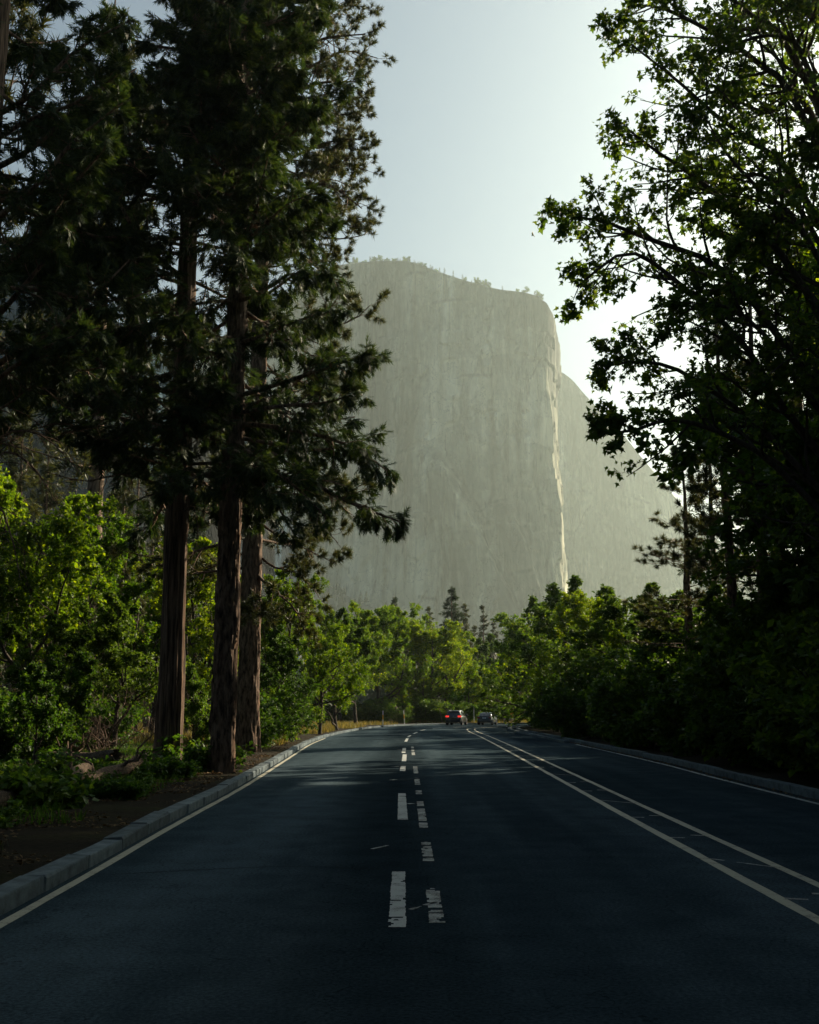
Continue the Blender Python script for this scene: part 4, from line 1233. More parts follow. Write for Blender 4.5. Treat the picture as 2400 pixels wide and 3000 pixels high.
# trees round the bend
g_c = 'leafy trees around the bend'
for kd, u, Y, vt, lab, wd in [
        ('alder2', 985, 100, 1800, 'shaded leafy tree by the left kerb before the posts', 1.0),
        ('oak3', 1050, 118, 1750, 'leafy tree behind the left yellow banded post', 1.0),
        ('oak', 1110, 152, 1760, 'leafy tree behind the right yellow banded post', 1.1),
        ('oak2', 1180, 165, 1760, 'tall sunlit leafy tree left of the black car', 1.15),
        ('oak3', 1250, 160, 1800, 'spreading tree whose dark limbs fork above the black car', 1.2),
        ('oak', 1310, 172, 1840, 'round sunlit leafy tree right below the tallest fir', 1.25),
        ('oak2', 1385, 168, 1960, 'bright low leafy tree between the two cars', 1.2),
        ('oak', 1450, 172, 1975, 'yellow green leafy tree behind the blue car', 1.2),
        ('oak3', 1500, 166, 2000, 'small leafy tree behind the orange sign', 1.3),
        ('alder', 1240, 156, 1950, 'dark understorey tree behind the black car', 1.4),
        ('alder', 1350, 190, 1870, 'shaded leafy tree at the end of the road', 1.2),
        ('alder2', 1440, 195, 1870, 'shaded leafy tree behind the low bright ones', 1.3),
        ('alder', 1530, 180, 1900, 'shaded tree between the orange sign and the right hedge', 1.3),
        ('oak2', 1000, 150, 1800, 'leafy tree further back in the left wood', 1.2)]:
    place(kd, u, Y, vt, lab, g_c, wide=wd)
g_s = 'firs rising over the trees round the bend'
for kd, u, Y, vt, lab in [('fir', 1325, 235, 1716, 'tallest pointed fir above the black car'), ('fir2', 1369, 245, 1766, 'slim fir just right of the tallest pointed fir'), ('thinfir', 1418, 238, 1764, 'sparse fir with a bare lower trunk above the blue car'),
        ('fir2', 1262, 250, 1775, 'small pale fir left of the tallest pointed fir'), ('fir', 1158, 235, 1745, 'dark fir top poking out above the left oaks'), ('fir2', 1395, 260, 1830, 'low fir between the slim and the sparse fir'), ('fir2', 1450, 262, 1820, 'low fir against the right hedge trees'), ('fir', 1215, 262, 1820, 'low fir left of the small pale fir')]:
    place(kd, u, Y, vt, lab, g_s, wide=1.45 if 'tallest' in lab[:8] else 1.1)
# the tall dark hedge of trees along the right kerb
row = [('oak', 1570, 136, 1770, 1.2), ('alder', 1600, 122, 1745, 1.15), ('oak2', 1655, 108, 1738, 1.1), ('alder2', 1700, 96, 1712, 1.15), ('oak3', 1765, 86, 1715, 1.1), ('alder', 1830, 74, 1720, 1.15), ('alder2', 1900, 64, 1730, 1.15), ('alder', 1990, 56, 1740, 1.15), ('alder2', 2090, 48, 1740, 1.1), ('alder', 2230, 42, 1730, 1.1), ('alder2', 2420, 36, 1700, 1.05)]
for k, (kd, u, Y, vt, wd) in enumerate(row):
    place(kd, u, Y, vt, 'dark leafy tree in the hedge behind the right kerb, %s from the bend' % ORD[k], 'hedge trees behind the right kerb', wide=wd)
shr = [(1490, 128), (1520, 119), (1555, 110), (1590, 100), (1625, 91), (1660, 83), (1700, 76), (1740, 69), (1785, 63), (1830, 57), (1880, 52), (1935, 47), (1995, 43), (2060, 39), (2130, 35.5), (2210, 32.5), (2300, 29.5), (2390, 27), (2480, 25)]
for k, (u, Y) in enumerate(shr):
    xr = float(np.interp(Y, [q[1] for q in RIGHT], [q[0] for q in RIGHT]))
    place('shrub', 0, Y, None, 'dark shrub overhanging the right kerb, %s from the bend' % ORD[k], 'shrubs along the right kerb', H=3.0 + 0.8 * math.sin(k * 2.1), wide=1.1, X=xr + 2.4 + 0.4 * math.sin(k * 1.7))
for k, (u, Y) in enumerate(shr[::2]):
    xr = float(np.interp(Y, [q[1] for q in RIGHT], [q[0] for q in RIGHT]))
    place('shrub', 0, Y + 2.5, None, 'tall dark shrub in the second row behind the right kerb, %s from the bend' % ORD[k], 'shrubs in the second row behind the right kerb', H=5.0 + 0.9 * math.sin(k * 2.7), wide=0.95, X=xr + 4.6)
# pines behind the hedge
g_p = 'pines behind the right hedge'
for kd, u, Y, vt, lab in [('pine2', 2035, 52, 1290, 'short dark pine with level boughs, leftmost behind the right hedge'), ('pine', 2180, 44, 760, 'tall pine second from the left behind the right hedge'), ('pine2', 2265, 41, 620, 'tall pine third from the left behind the right hedge'),
        ('pine', 2420, 52, 500, 'tall pine at the right picture edge'), ('fir', 2120, 74, 1120, 'dark fir further back among the right pines'), ('pine', 2330, 80, 900, 'thin pine far back at the right')]:
    place(kd, u, Y, vt, lab, g_p, wide=1.5 if vt == 1290 else 1.0)

# the wood on the right beyond the hedge, and unseen trees added beside the frame and behind the viewpoint to shade the road
rgw = RS(640)
k = 0
for X0, st in ((12.7, 3.4), (15.5, 4.6), (20.5, 5.5), (26.5, 6.2)):
    for Y0 in np.arange(-8, 150, st):
        X_, Y_ = X0 + rgw.uniform(-1.2, 1.2), Y0 + rgw.uniform(-1.5, 1.5)
        if Y_ > 95 and X_ < 22: continue
        if Y_ < 10 and X0 < 16: X_ += 4.0
        if X0 < 13 and Y_ > 21: continue
        u_ = 1200 + X_ / (Y_ * math.cos(TILT) + 1) * FPX if Y_ > 2 else 9999
        if u_ < 1560: continue
        kd = ['alder', 'alder2', 'oak3', 'alder'][k % 4]
        Hh = rgw.uniform(11, 16)
        if 1560 < u_ < 2450:
            Hh = min(Hh, max(5.0, P(u_, 1780 if u_ < 2300 else 1650, Y_)[2]))
        place(kd, 0, Y_, None, 'dark leafy tree in the shaded wood behind the right hedge', 'shaded wood behind the right hedge', H=float(Hh), wide=1.1, X=X_)
        k += 1
for k, (kd, X_, Y_, Hh) in enumerate([('pine2', -13.5, 6, 27), ('fir', -8, 4, 26), ('oak', -6.5, -9, 15), ('pine', -8, -13, 28), ('fir', -12, -8, 26), ('fir', -14, 13, 24), ('oak', -8, -24, 17), ('pine2', -13, -22, 28), ('fir', -17, 17, 26),
        ('pine', 13, 5, 28), ('oak', 10.5, -8, 15), ('fir', 12, -14, 27), ('fir', -7.5, -1, 24), ('pine', -12, 2, 26), ('oak2', 10.5, -15, 16), ('oak3', -6.5, -16, 16), ('fir', 11.5, 1, 25), ('pine2', 15, 10, 26), ('fir', -11, 9, 25), ('oak3', 12, -24, 18), ('pine2', 19, 14, 27), ('fir', 4, -48, 26), ('oak', -3, -46, 18), ('pine', 10, -42, 28), ('oak2', -9, -38, 18), ('fir', -3, -60, 28), ('pine2', 6, -64, 28)]):
    place(kd, 0, Y_, None, 'tall unseen tree added near the viewpoint to shade the road', 'unseen trees added near the viewpoint to shade the road', H=Hh, wide=1.1 if kd.startswith('oak') else 1.35, X=X_)

for k, Y_ in enumerate(np.arange(10, 45, 3.4)):  # unseen row added to block the sun from the near road
    place(['alder', 'oak3', 'alder2'][k % 3], 0, float(Y_), None, 'tall unseen tree added right of the picture edge to shade the road', 'unseen tall trees added right of the picture edge for shade', H=float(rgw.uniform(19, 23)), wide=1.05, X=18.8 + float(rgw.uniform(-1, 1.5)) + max(0, Y_ - 38) * 0.6)
# low growth beyond the bend
for k in range(26):
    x_ = -14 + k * 2.6 + rgw.uniform(-0.8, 0.8)
    yk = float(np.interp(x_, [-14, -6, 1.3, 9, 22, 60], [150, 146, 146, 152, 156, 160])) + rgw.uniform(2.5, 9)
    place('shrub' if k % 2 else 'shrub2', 0, yk, None, 'low dark shrub beyond the bend, %s from the left' % ORD[k], 'shrubs under the trees beyond the bend', H=float(rgw.uniform(1.6, 3.4)), wide=1.5, X=x_)

# ------------------------------------------------------------------ undergrowth, logs, grass
def blades(name, spots, label, seed, hgt=(0.25, 0.5), mat=M['grass']):
    rg = RS(seed)
    n = len(spots)
    hh = rg.uniform(hgt[0], hgt[1], n)
    a = rg.uniform(0, 6.283, n)
    w = hh * 0.05 + 0.006
    dx, dy = np.cos(a), np.sin(a)
    lean = rg.uniform(0.05, 0.5, n) * hh
    b = rg.uniform(0, 6.283, n)
    V = np.zeros((n, 3, 3))
    V[:, 0] = spots + np.stack([dx * w, dy * w, 0 * w], 1)
    V[:, 1] = spots - np.stack([dx * w, dy * w, 0 * w], 1)
    V[:, 2] = spots + np.stack([np.cos(b) * lean, np.sin(b) * lean, hh], 1)
    return tag(link(name, mesh_np(name, V.reshape(-1, 3), np.arange(n * 3), np.full(n, 3), [mat])), label, 'grass', kind='stuff')
rg = RS(900)
lc = resample(LEFT, 0.5)
def left_spots(n, y0, y1, o0, o1, clump):
    sel = lc[(lc[:, 1] > y0) & (lc[:, 1] < y1)]
    i = rg.integers(0, len(sel), n * 3)
    o = rg.uniform(o0, o1, n * 3)
    p = sel[i] + np.stack([-o, rg.uniform(-0.5, 0.5, n * 3)], 1)
    k = vnoise(p[:, 0] * clump, p[:, 1] * clump, 33) > 0.45
    p = p[k][:n]
    return np.c_[p, np.full(len(p), 0.06)]
blades('meadow_grass', left_spots(42000, 55, 137, 1.0, 34, 0.25), 'pale dry meadow grass in sunlight under the left wood', 901, (0.25, 0.6))
blades('verge_grass', left_spots(46000, 9, 60, 1.3, 14, 0.6), 'thin shaded grass on the left verge', 902, (0.08, 0.26), M['leaf_shrub'])
far = np.c_[rg.uniform(0, 40, 9000), rg.uniform(150.5, 162, 9000), np.full(9000, -0.05)]
blades('roadside_grass', far, 'dry straw coloured grass beyond the kerb at the bend', 903, (0.3, 0.7))

def litter(name, n, sampler, label, seed):
    rg_ = RS(seed)
    pos = sampler(n)
    ax = rg_.normal(size=pos.shape); ax[:, 2] *= 0.15
    up = rg_.normal(size=pos.shape) * 0.25; up[:, 2] += 1
    g = Geo()
    stamp(g, T_LEAF, pos, ax, up, rg_.uniform(0.03, 0.10, len(pos)))
    return tag(link(name, g.mesh(name, M['litter'])), label, 'leaf litter', kind='stuff')
M['litter'] = leaf_mat('litter', ((0.05, 0.03, 0.014), (0.10, 0.065, 0.03), (0.17, 0.12, 0.06)), (1, 0.9, 0.7), 0.15, 0.8, 0.1)
def verge_z(p):
    return 0.11 + fbm(p[:, 0] * 0.5, p[:, 1] * 0.5, 3) * 0.30 + fbm(p[:, 0] * 1.7, p[:, 1] * 1.7, 12) * 0.10 + 0.03
def samp(n):
    s = left_spots(n, 6, 60, 0.35, 11, 0.9)
    s[:, 2] = verge_z(s)
    return s
litter('leaf_litter', 30000, samp, 'brown fallen leaves along the left verge', 905)
rc_ = resample(RIGHT, 0.5)
def gutter(n):
    sel = rc_[(rc_[:, 1] > 14) & (rc_[:, 1] < 100)]
    i = rg.integers(0, len(sel), n)
    o = np.abs(rg.normal(0, 0.16, n))
    q = sel[i] - np.stack([o + 0.03, rg.uniform(-0.3, 0.3, n)], 1)
    return np.c_[q, np.full(n, 0.012)]
litter('gutter_leaves', 1800, gutter, 'dry brown leaves gathered against the right kerb', 906)

m_log = bark_mat('log_wood', (0.04, 0.028, 0.02), (0.23, 0.165, 0.11), (14, 14, 14), 0.03)
def log(a, b, r0, r1, seed, label, stubs=4):
    rg_ = RS(seed)
    a, b = np.array(a), np.array(b)
    d = b - a
    L = np.linalg.norm(d)
    root = tag(empty('fallen_log', a), label, 'log', 'fallen logs on the left verge')
    n, k = 40, 22
    t = np.linspace(0, 1, n)
    line = d[None] * t[:, None]
    line[:, 2] += 0.04 * np.sin(t * 7)
    U = nrm(np.cross(d, [0, 0, 1.0])); W = nrm(np.cross(U, d))
    an = np.arange(k) * 2 * math.pi / k
    A, Tt = np.meshgrid(an, t)
    rr = (r0 + (r1 - r0) * Tt) * (1 + 0.5 * fbm(np.cos(A) * 3 + 9, np.sin(A) * 3 + Tt * L * 0.8, seed, 4))
    ring = line[:, None, :] + rr[..., None] * (np.cos(A)[..., None] * U + np.sin(A)[..., None] * W)
    ring[0] -= nrm(d) * (rg_.random((k, 1)) * 0.25); ring[-1] += nrm(d) * (rg_.random((k, 1)) * 0.35)
    g = Geo()
    i = np.arange(n * k).reshape(n, k); j = np.roll(i, -1, 1)
    g.add(ring, np.stack([i[:-1], j[:-1], j[1:], i[1:]], -1), np.full((n - 1) * k, 4))
    link('trunk', g.mesh('trunk', m_log, True), root)
    for e, (cpt, rn) in enumerate(((line[0], ring[0]), (line[-1], ring[-1]))):
        gg = Geo()
        v = np.concatenate([[cpt + nrm(d) * (-0.02 if e else 0.02)], rn])
        f = np.stack([np.zeros(k, int), 1 + np.arange(k), 1 + (np.arange(k) + 1) % k], -1)
        gg.add(v, f, np.full(k, 3))
        link('broken_end', gg.mesh('broken_end', m_log), root)
    for s in range(stubs):
        f = rg_.uniform(0.15, 0.9)
        p0 = d * f
        dr = nrm(nrm(d) * rg_.uniform(-0.5, 0.8) + np.array([rg_.normal() * 0.5, rg_.normal() * 0.5, rg_.uniform(0.3, 1)]))
        Ls = rg_.uniform(0.4, 1.1)
        pts = np.array([[p0 + dr * Ls * q / 4 + rg_.normal(size=3) * 0.03 * q for q in range(5)]])
        gg = Geo()
        tubes(gg, pts, np.array([[0.05, 0.042, 0.034, 0.026, 0.012]]), 6)
        link('broken_branch', gg.mesh('broken_branch', m_log, True), root)
    return root
def GP(u, v, z):
    x, y, w = ray(u, v)
    t = (z - CAMH) / w
    return np.array((x * t, y * t, z))
log(GP(-40, 2362, 0.22), GP(245, 2262, 0.38), 0.15, 0.17, 1, 'sunlit broken log lying nearest the left picture edge')
log(GP(262, 2290, 0.2), GP(412, 2228, 0.55), 0.13, 0.15, 2, 'tilted fallen log left of the biggest trunk')
log(GP(120, 2225, 0.3), GP(330, 2216, 0.5), 0.19, 0.16, 3, 'thick fallen log behind the sunlit broken log', 6)
# low plants
for k, (u, v, s, lab) in enumerate([(95, 2360, 1.2, 'bright lobed leaf plant growing over the logs'), (60, 2330, 0.9, 'small leafy plant at the left picture edge by the logs'), (170, 2290, 1.0, 'leafy plant sprouting in front of the sunlit log'),
        (270, 2330, 0.6, 'low leafy patch on the verge below the tilted log'), (330, 2335, 0.6, 'low leafy patch left of the biggest trunk'), (385, 2335, 0.5, 'small low plant just left of the biggest trunk'),
        (470, 2290, 0.9, 'upright sprigs at the foot of the biggest trunk'), (520, 2285, 0.7, 'sprigs right of the foot of the biggest trunk'), (560, 2260, 1.3, 'leafy plant between the two nearest big trunks'), (590, 2262, 0.9, 'small plant left of the middle big trunk')]):
    p = GP(u, v, 0.1)
    place('plant', 0, p[1], None, lab, 'low plants on the left verge', H=s * 0.75, wide=1.3, X=p[0], z=0.08)
rgl = RS(991)
for k in range(22):
    Yq = float(rgl.uniform(13, 34)); xq = float(np.interp(Yq, [q[1] for q in LEFT], [q[0] for q in LEFT])) - float(rgl.uniform(1.5, 5.5))
    place('plant', 0, Yq, None, 'tiny weed in the shaded verge between the kerb and the logs', 'tiny weeds on the left verge', H=float(rgl.uniform(0.18, 0.42)), wide=1.5, X=xq, z=0.1)
for k, (u, Y, H, lab) in enumerate([(805, 52, 2.4, 'rounded green bush right of the third big trunk'), (850, 58, 2.6, 'rounded green bush by the left kerb past the big trunks'), (885, 66, 2.4, 'green bush beside the lit meadow by the left kerb'),
        (40, 36, 2.2, 'bush in the left corner behind the logs'), (160, 44, 2.4, 'bush behind the thick fallen log'), (300, 52, 2.2, 'bush left of the biggest trunk in the shade'), (770, 62, 3.2, 'tall bush behind the rounded green bushes')]):
    xl = float(np.interp(Y, [q[1] for q in LEFT], [q[0] for q in LEFT]))
    place('shrub2', 0, Y, None, lab, 'bushes in the left wood', H=H, wide=1.15, X=min(XU(u, Y), xl - 2.1))
for k, (u, Y, H, lab) in enumerate([(100, 34, 3.6, 'slim leafy sapling over the logs at left'), (195, 38, 4.2, 'slim leafy sapling right of the sunlit log'), (565, 44, 4.0, 'slim sapling between the two nearest big trunks'), (1452, 150.2, 3.2, 'bright green sapling just behind the blue car')]):
    place('sapling', u, Y, None, lab, 'saplings', H=H, z=0.0)
def brush(root_loc, seed, H, label):
    rg_ = RS(seed)
    w = Geo()
    st = np.zeros((14, 6, 3))
    for k in range(14):
        a, e = rg_.uniform(0, 6.28), math.radians(rg_.uniform(25, 85))
        d = np.array([math.cos(a) * math.cos(e), math.sin(a) * math.cos(e), math.sin(e)])
        p = np.array([rg_.normal(0, 0.3), rg_.normal(0, 0.3), -0.1])
        for q in range(6):
            st[k, q] = p; d = nrm(d + rg_.normal(size=3) * 0.2); p = p + d * H / 5
    R0 = np.full((14, 1), 0.022) * np.linspace(1, 0.3, 6)[None]
    tubes(w, st, R0, 5)
    B, RB = sprout(rg_, st, R0, 9, 0.15, 1, (25, 70), (0.3, 0.6), 5, -0.2, 0.25, 0.6, 0, 0.006)
    tubes(w, B, RB, 3)
    C, RC2 = sprout(rg_, B, RB, 4, 0.3, 1, (25, 70), (0.4, 0.7), 4, -0.2, 0.25, 0.6, 0, 0.004)
    tubes(w, C, RC2, 3)
    r = tag(empty('bare_shrub', root_loc), label, 'bare shrub', 'bare brush in the left wood')
    link('stems', w.mesh('stems', M['bark_dead'], True), r)
brush((XU(20, 38), 38, 0.05), 1, 3.6, 'leafless brush at the left picture edge')
brush((XU(300, 46), 46, 0.05), 2, 3.0, 'leafless brush behind the tilted fallen log')
brush((XU(170, 50), 50, 0.05), 3, 3.2, 'leafless brush behind the thick fallen log')
brush((XU(440, 60), 60, 0.05), 4, 3.4, 'leafless brush left of the biggest trunk')

# ------------------------------------------------------------------ far woods and the trees on the rim
def cone_wood(name, pts, hts, label, mat, seed):
    rg_ = RS(seed)
    g = Geo()
    k = 7
    for lay, (z0, z1, r) in enumerate(((0.08, 0.55, 0.20), (0.30, 0.78, 0.15), (0.55, 1.0, 0.10))):
        a = np.arange(k) * 6.2832 / k
        rr = r * rg_.uniform(0.6, 1.35, (len(pts), k))
        ring = pts[:, None, :] + hts[:, None, None] * np.stack([np.cos(a)[None] * rr, np.sin(a)[None] * rr, np.full(rr.shape, z0) + rg_.uniform(-0.06, 0.06, rr.shape)], -1)
        tip = pts[:, None, :] + hts[:, None, None] * np.array([0, 0, z1])
        V = np.concatenate([ring, tip], 1)
        f = np.stack([np.arange(k), (np.arange(k) + 1) % k, np.full(k, k)], -1).reshape(-1)
        g.add(V, f[None, :] + (np.arange(len(pts)) * (k + 1))[:, None], np.full(len(pts) * k, 3))
    return tag(link(name, g.mesh(name, mat)), label, 'forest', kind='stuff')
rg = RS(950)
n = 2600
yy = rg.uniform(300, 1500, n)
xx = rg.uniform(-0.75, 0.75, n) * yy
okf = (yy < 400) | (xx / yy > -0.08)
xx, yy = xx[okf], yy[okf]
n = len(xx)
cone_wood('far_forest', np.c_[xx, yy, np.full(n, -0.5)], rg.uniform(14, 26, n), 'mass of conifers filling the valley floor far behind', M['leaf_cedar'], 951)
# wooded talus slope under the cliff, seen left of the firs
ux = np.linspace(-1400, 1400, 90)
fy = np.linspace(0, 1, 26)
Vt = np.zeros((90, 26, 3))
crest = np.interp(ux, [-1400, -500, -300, -200, -110, -50, 30, 120, 400, 1400], [380, 350, 318, 272, 224, 186, 150, 125, 110, 190])
for j, f in enumerate(fy):
    y = 1350 + f * 820
    Vt[:, j] = np.c_[ux * (0.8 + 0.35 * f), np.full(90, y), -2 + crest * f ** 1.4 + fbm(ux / 70, np.full(90, y / 70), 71) * 26 * f]
M['talus'] = simple('talus', (0.10, 0.095, 0.07), 0.95, var=0.35, nscale=0.02)
tag(link('talus_slope', grid_mesh('talus_slope', Vt, [M['talus']])), 'wooded rubble slope at the foot of the cliff', 'slope', kind='structure')
n = 3600
ii, jj = rg.integers(0, 90, n), rg.integers(4, 26, n)
pt = Vt[ii, jj] + np.c_[rg.uniform(-14, 14, n), rg.uniform(-14, 14, n), np.full(n, -2)]
kp = vnoise(pt[:, 0] / 90, pt[:, 1] / 90, 72) > np.where(pt[:, 0] < -60, 0.15, 0.55)
cone_wood('slope_forest', pt[kp], rg.uniform(14, 30, kp.sum()), 'dark mass of trees on the slope below the cliff', M['leaf_cedar'], 952)
rg2 = RS(960)
rx = rim[:, 0]
us = np.concatenate([rg2.normal(1060, 30, 22), rg2.normal(1160, 36, 34), rg2.normal(1250, 20, 14), rg2.uniform(1260, 1600, 34), rg2.normal(1420, 15, 12)])
for k, u in enumerate(us):
    i = int(np.argmin(np.abs((rim[:, 0] / (rim[:, 1] * math.cos(TILT) + (rim[:, 2] - CAMH) * math.sin(TILT)) * FPX + 1200) - u)))
    q = rim[i]
    kd = ['fir2', 'oak', 'pine', 'alder'][int(rg2.integers(4))]
    o = place(kd, 0, q[1] + rg2.uniform(2, 30), None, 'tiny tree standing on the rim of the pale granite cliff', 'trees along the rim of the pale cliff', H=float(rg2.uniform(9, 20)), wide=1.25, X=q[0], z=q[2] - 3)

# ------------------------------------------------------------------ cars
def loft(bm, secs):
    """secs: list of rings (lists of points, same count); closes the ends"""
    rings = [[bm.verts.new(p) for p in s] for s in secs]
    n = len(rings[0])
    for a, b in zip(rings[:-1], rings[1:]):
        for k in range(n):
            bm.faces.new((a[k], a[(k + 1) % n], b[(k + 1) % n], b[k]))
    bm.faces.new(rings[0][::-1]); bm.faces.new(rings[-1])
    bmesh.ops.recalc_face_normals(bm, faces=bm.faces)
def rrect(y, hw, z0, z1, r, tumble=0.0):
    """rounded rectangle ring in the XZ plane at length y"""
    pts = []
    for cx, cz, a0 in ((hw - r, z0 + r, -90), (hw - r - tumble, z1 - r, 0), (-hw + r + tumble, z1 - r, 90), (-hw + r, z0 + r, 180)):
        for q in range(4):
            a = math.radians(a0 + q * 30)
            pts.append((cx + r * math.cos(a), y, cz + r * math.sin(a)))
    return pts
M['tyre'] = simple('tyre', (0.018, 0.018, 0.019), 0.85)
M['rim'] = simple('alloy', (0.45, 0.46, 0.48), 0.3, 0.9)
M['car_glass'] = simple('car_glass', (0.02, 0.026, 0.03), 0.06, 0.0, 0.8)
M['tail_on'] = simple('tail_on', (0.4, 0.01, 0.01), 0.3, emit=((1.0, 0.05, 0.03), 0.5))
M['tail_off'] = simple('tail_off', (0.25, 0.012, 0.012), 0.25)
M['plate'] = simple('plate', (0.72, 0.73, 0.72), 0.5)
M['plate_ink'] = simple('plate_ink', (0.05, 0.07, 0.2), 0.6)
M['trim'] = simple('trim', (0.02, 0.02, 0.021), 0.7)
M['chrome'] = simple('chrome', (0.6, 0.6, 0.6), 0.2, 1.0)
def wheel(parent, x, y, r, w):
    bm = bmesh.new()
    prof = [(r * 0.62, -w / 2), (r * 0.95, -w / 2), (r, -w / 2 + 0.03), (r, w / 2 - 0.03), (r * 0.95, w / 2), (r * 0.62, w / 2)]
    K = 28
    rings = [[bm.verts.new((px, math.cos(k * 2 * math.pi / K) * pr, math.sin(k * 2 * math.pi / K) * pr)) for k in range(K)] for pr, px in prof]
    for a, b in zip(rings, rings[1:] + rings[:1]):
        for k in range(K):
            bm.faces.new((a[k], a[(k + 1) % K], b[(k + 1) % K], b[k]))
    bmesh.ops.recalc_face_normals(bm, faces=bm.faces)
    o = link('wheel', from_bm('wheel', bm, [M['tyre']], True), parent)
    o.location = (x, y, r)
    bm = bmesh.new()
    sg = 1 if x > 0 else -1
    hub = [bm.verts.new((sg * (w / 2 - 0.05), 0, 0))]
    for k in range(10):
        a = k * math.pi / 5
        for da, rr in ((-0.16, 0.60), (0.16, 0.60)):
            pass
    for k in range(5):
        a = k * 2 * math.pi / 5
        p = [(sg * (w / 2 - 0.03), math.cos(a + da) * rr * r, math.sin(a + da) * rr * r) for da, rr in ((-0.5, 0.16), (-0.16, 0.63), (0.16, 0.63), (0.5, 0.16))]
        q = [(px - sg * 0.04, py, pz) for px, py, pz in p]
        va, vb = [bm.verts.new(c) for c in p], [bm.verts.new(c) for c in q]
        bm.faces.new(va); bm.faces.new(vb[::-1])
        for i in range(4):
            bm.faces.new((va[i], vb[i], vb[(i + 1) % 4], va[(i + 1) % 4]))
    bm.verts.remove(hub[0])
    bmesh.ops.create_cone(bm, cap_ends=True, segments=20, radius1=r * 0.64, radius2=r * 0.64, depth=0.02, matrix=Matrix.Translation((sg * (w / 2 - 0.09), 0, 0)) @ Matrix.Rotation(math.pi / 2, 4, 'Y'))
    bmesh.ops.recalc_face_normals(bm, faces=bm.faces)
    link('rim', from_bm('rim', bm, [M['rim']]), o)
def panel(name, quad, thick, mat, parent, out):
    """thin slab from 4 points pushed along out"""
    bm = bmesh.new()
    out = Vector(out)
    a = [bm.verts.new(Vector(p) + out * thick) for p in quad]
    b = [bm.verts.new(Vector(p) - out * 0.02) for p in quad]
    bm.faces.new(a); bm.faces.new(b[::-1])
    for i in range(4):
        bm.faces.new((a[i], b[i], b[(i + 1) % 4], a[(i + 1) % 4]))
    bmesh.ops.recalc_face_normals(bm, faces=bm.faces)
    return link(name, from_bm(name, bm, [mat]), parent)
def boxp(name, lo, hi, mat, parent, bev=0.02):
    bm = bmesh.new()
    box_bm(bm, lo, hi, bev, 2)
    return link(name, from_bm(name, bm, [mat], False), parent)
def car(name, label, cat, loc, rz, paint, suv):
    """built facing +Y, rear towards -Y"""
    root = tag(empty(name, loc, rz), label, cat)
    hw = 0.95 if suv else 0.90
    belt = 1.08 if suv else 0.93
    roof = 1.70 if suv else 1.45
    Lr, Lf = -2.3, 2.35
    bm = bmesh.new()
    if suv:
        S = [(-2.30, hw - 0.10, 0.52, 0.98), (-2.24, hw - 0.03, 0.40, 1.05), (-1.9, hw, 0.30, belt), (-0.5, hw, 0.28, belt), (0.8, hw, 0.28, belt - 0.01), (1.4, hw - 0.01, 0.30, belt - 0.05), (2.05, hw - 0.06, 0.33, 0.96), (2.30, hw - 0.18, 0.42, 0.82)]
    else:
        S = [(-2.32, hw - 0.12, 0.48, 0.90), (-2.25, hw - 0.05, 0.34, 0.99), (-1.7, hw, 0.26, 1.00), (-1.0, hw, 0.24, belt + 0.02), (0.6, hw, 0.24, belt), (1.3, hw - 0.01, 0.26, belt - 0.04), (2.0, hw - 0.07, 0.28, 0.82), (2.35, hw - 0.2, 0.36, 0.68)]
    loft(bm, [rrect(y, w_, z0, z1, 0.10, 0.05) for y, w_, z0, z1 in S])
    link('body', from_bm('body', bm, [paint], True), root)
    bm = bmesh.new()
    if suv:
        C = [(-2.22, 0.80, 1.0, 1.06), (-2.02, 0.76, 1.0, 1.50), (-1.72, 0.72, 1.0, roof - 0.03), (-0.6, 0.72, 1.0, roof), (0.25, 0.70, 1.0, roof - 0.04), (0.62, 0.70, 1.0, 1.50), (1.25, 0.76, 1.0, 1.07)]
    else:
        C = [(-1.85, 0.76, 0.9, 0.97), (-1.25, 0.68, 0.9, 1.36), (-0.9, 0.66, 0.9, roof - 0.01), (-0.3, 0.66, 0.9, roof), (0.2, 0.65, 0.9, roof - 0.04), (0.5, 0.66, 0.9, 1.28), (1.15, 0.74, 0.9, 0.96)]
    secs = []
    for y, w_, z0, z1 in C:
        secs.append(rrect(y, w_ + 0.14, z0, z1, min(0.09, (z1 - z0) * 0.45), 0.14))
    loft(bm, secs)
    cab = link('cabin', from_bm('cabin', bm, [paint], True), root)
    if suv:
        panel('rear_window', [(-0.66, -2.15, 1.15), (0.66, -2.15, 1.15), (0.58, -1.93, 1.56), (-0.58, -1.93, 1.56)], 0.012, M['car_glass'], cab, (0, -0.9, 0.4))
        ys = [(-1.75, -0.85), (-0.78, 0.22)]
    else:
        panel('rear_window', [(-0.64, -1.80, 1.02), (0.64, -1.80, 1.02), (0.52, -1.22, 1.37), (-0.52, -1.22, 1.37)], 0.03, M['car_glass'], cab, (0, -0.52, 0.85))
        ys = [(-1.15, -0.45), (-0.38, 0.35)]
    zt, zb = (1.56, 1.12) if suv else (1.34, 0.98)
    wt, wb = (0.745, 0.86) if suv else (0.69, 0.80)
    for sg in (-1, 1):
        for y0, y1 in ys:
            panel('side_window', [(sg * wb, y0, zb), (sg * wb, y1, zb), (sg * wt, y1 - 0.05, zt), (sg * wt, y0 + 0.08, zt)], 0.03, M['car_glass'], cab, (sg, 0, 0.25))
    ws = [(-0.68, 1.18, 1.08), (0.68, 1.18, 1.08), (0.60, 0.58, 1.50), (-0.60, 0.58, 1.50)] if suv else [(-0.66, 1.08, 0.98), (0.66, 1.08, 0.98), (0.56, 0.46, 1.28), (-0.56, 0.46, 1.28)]
    panel('windscreen', ws, 0.03, M['car_glass'], cab, (0, 0.6, 0.8))
    wr = 0.37 if suv else 0.32
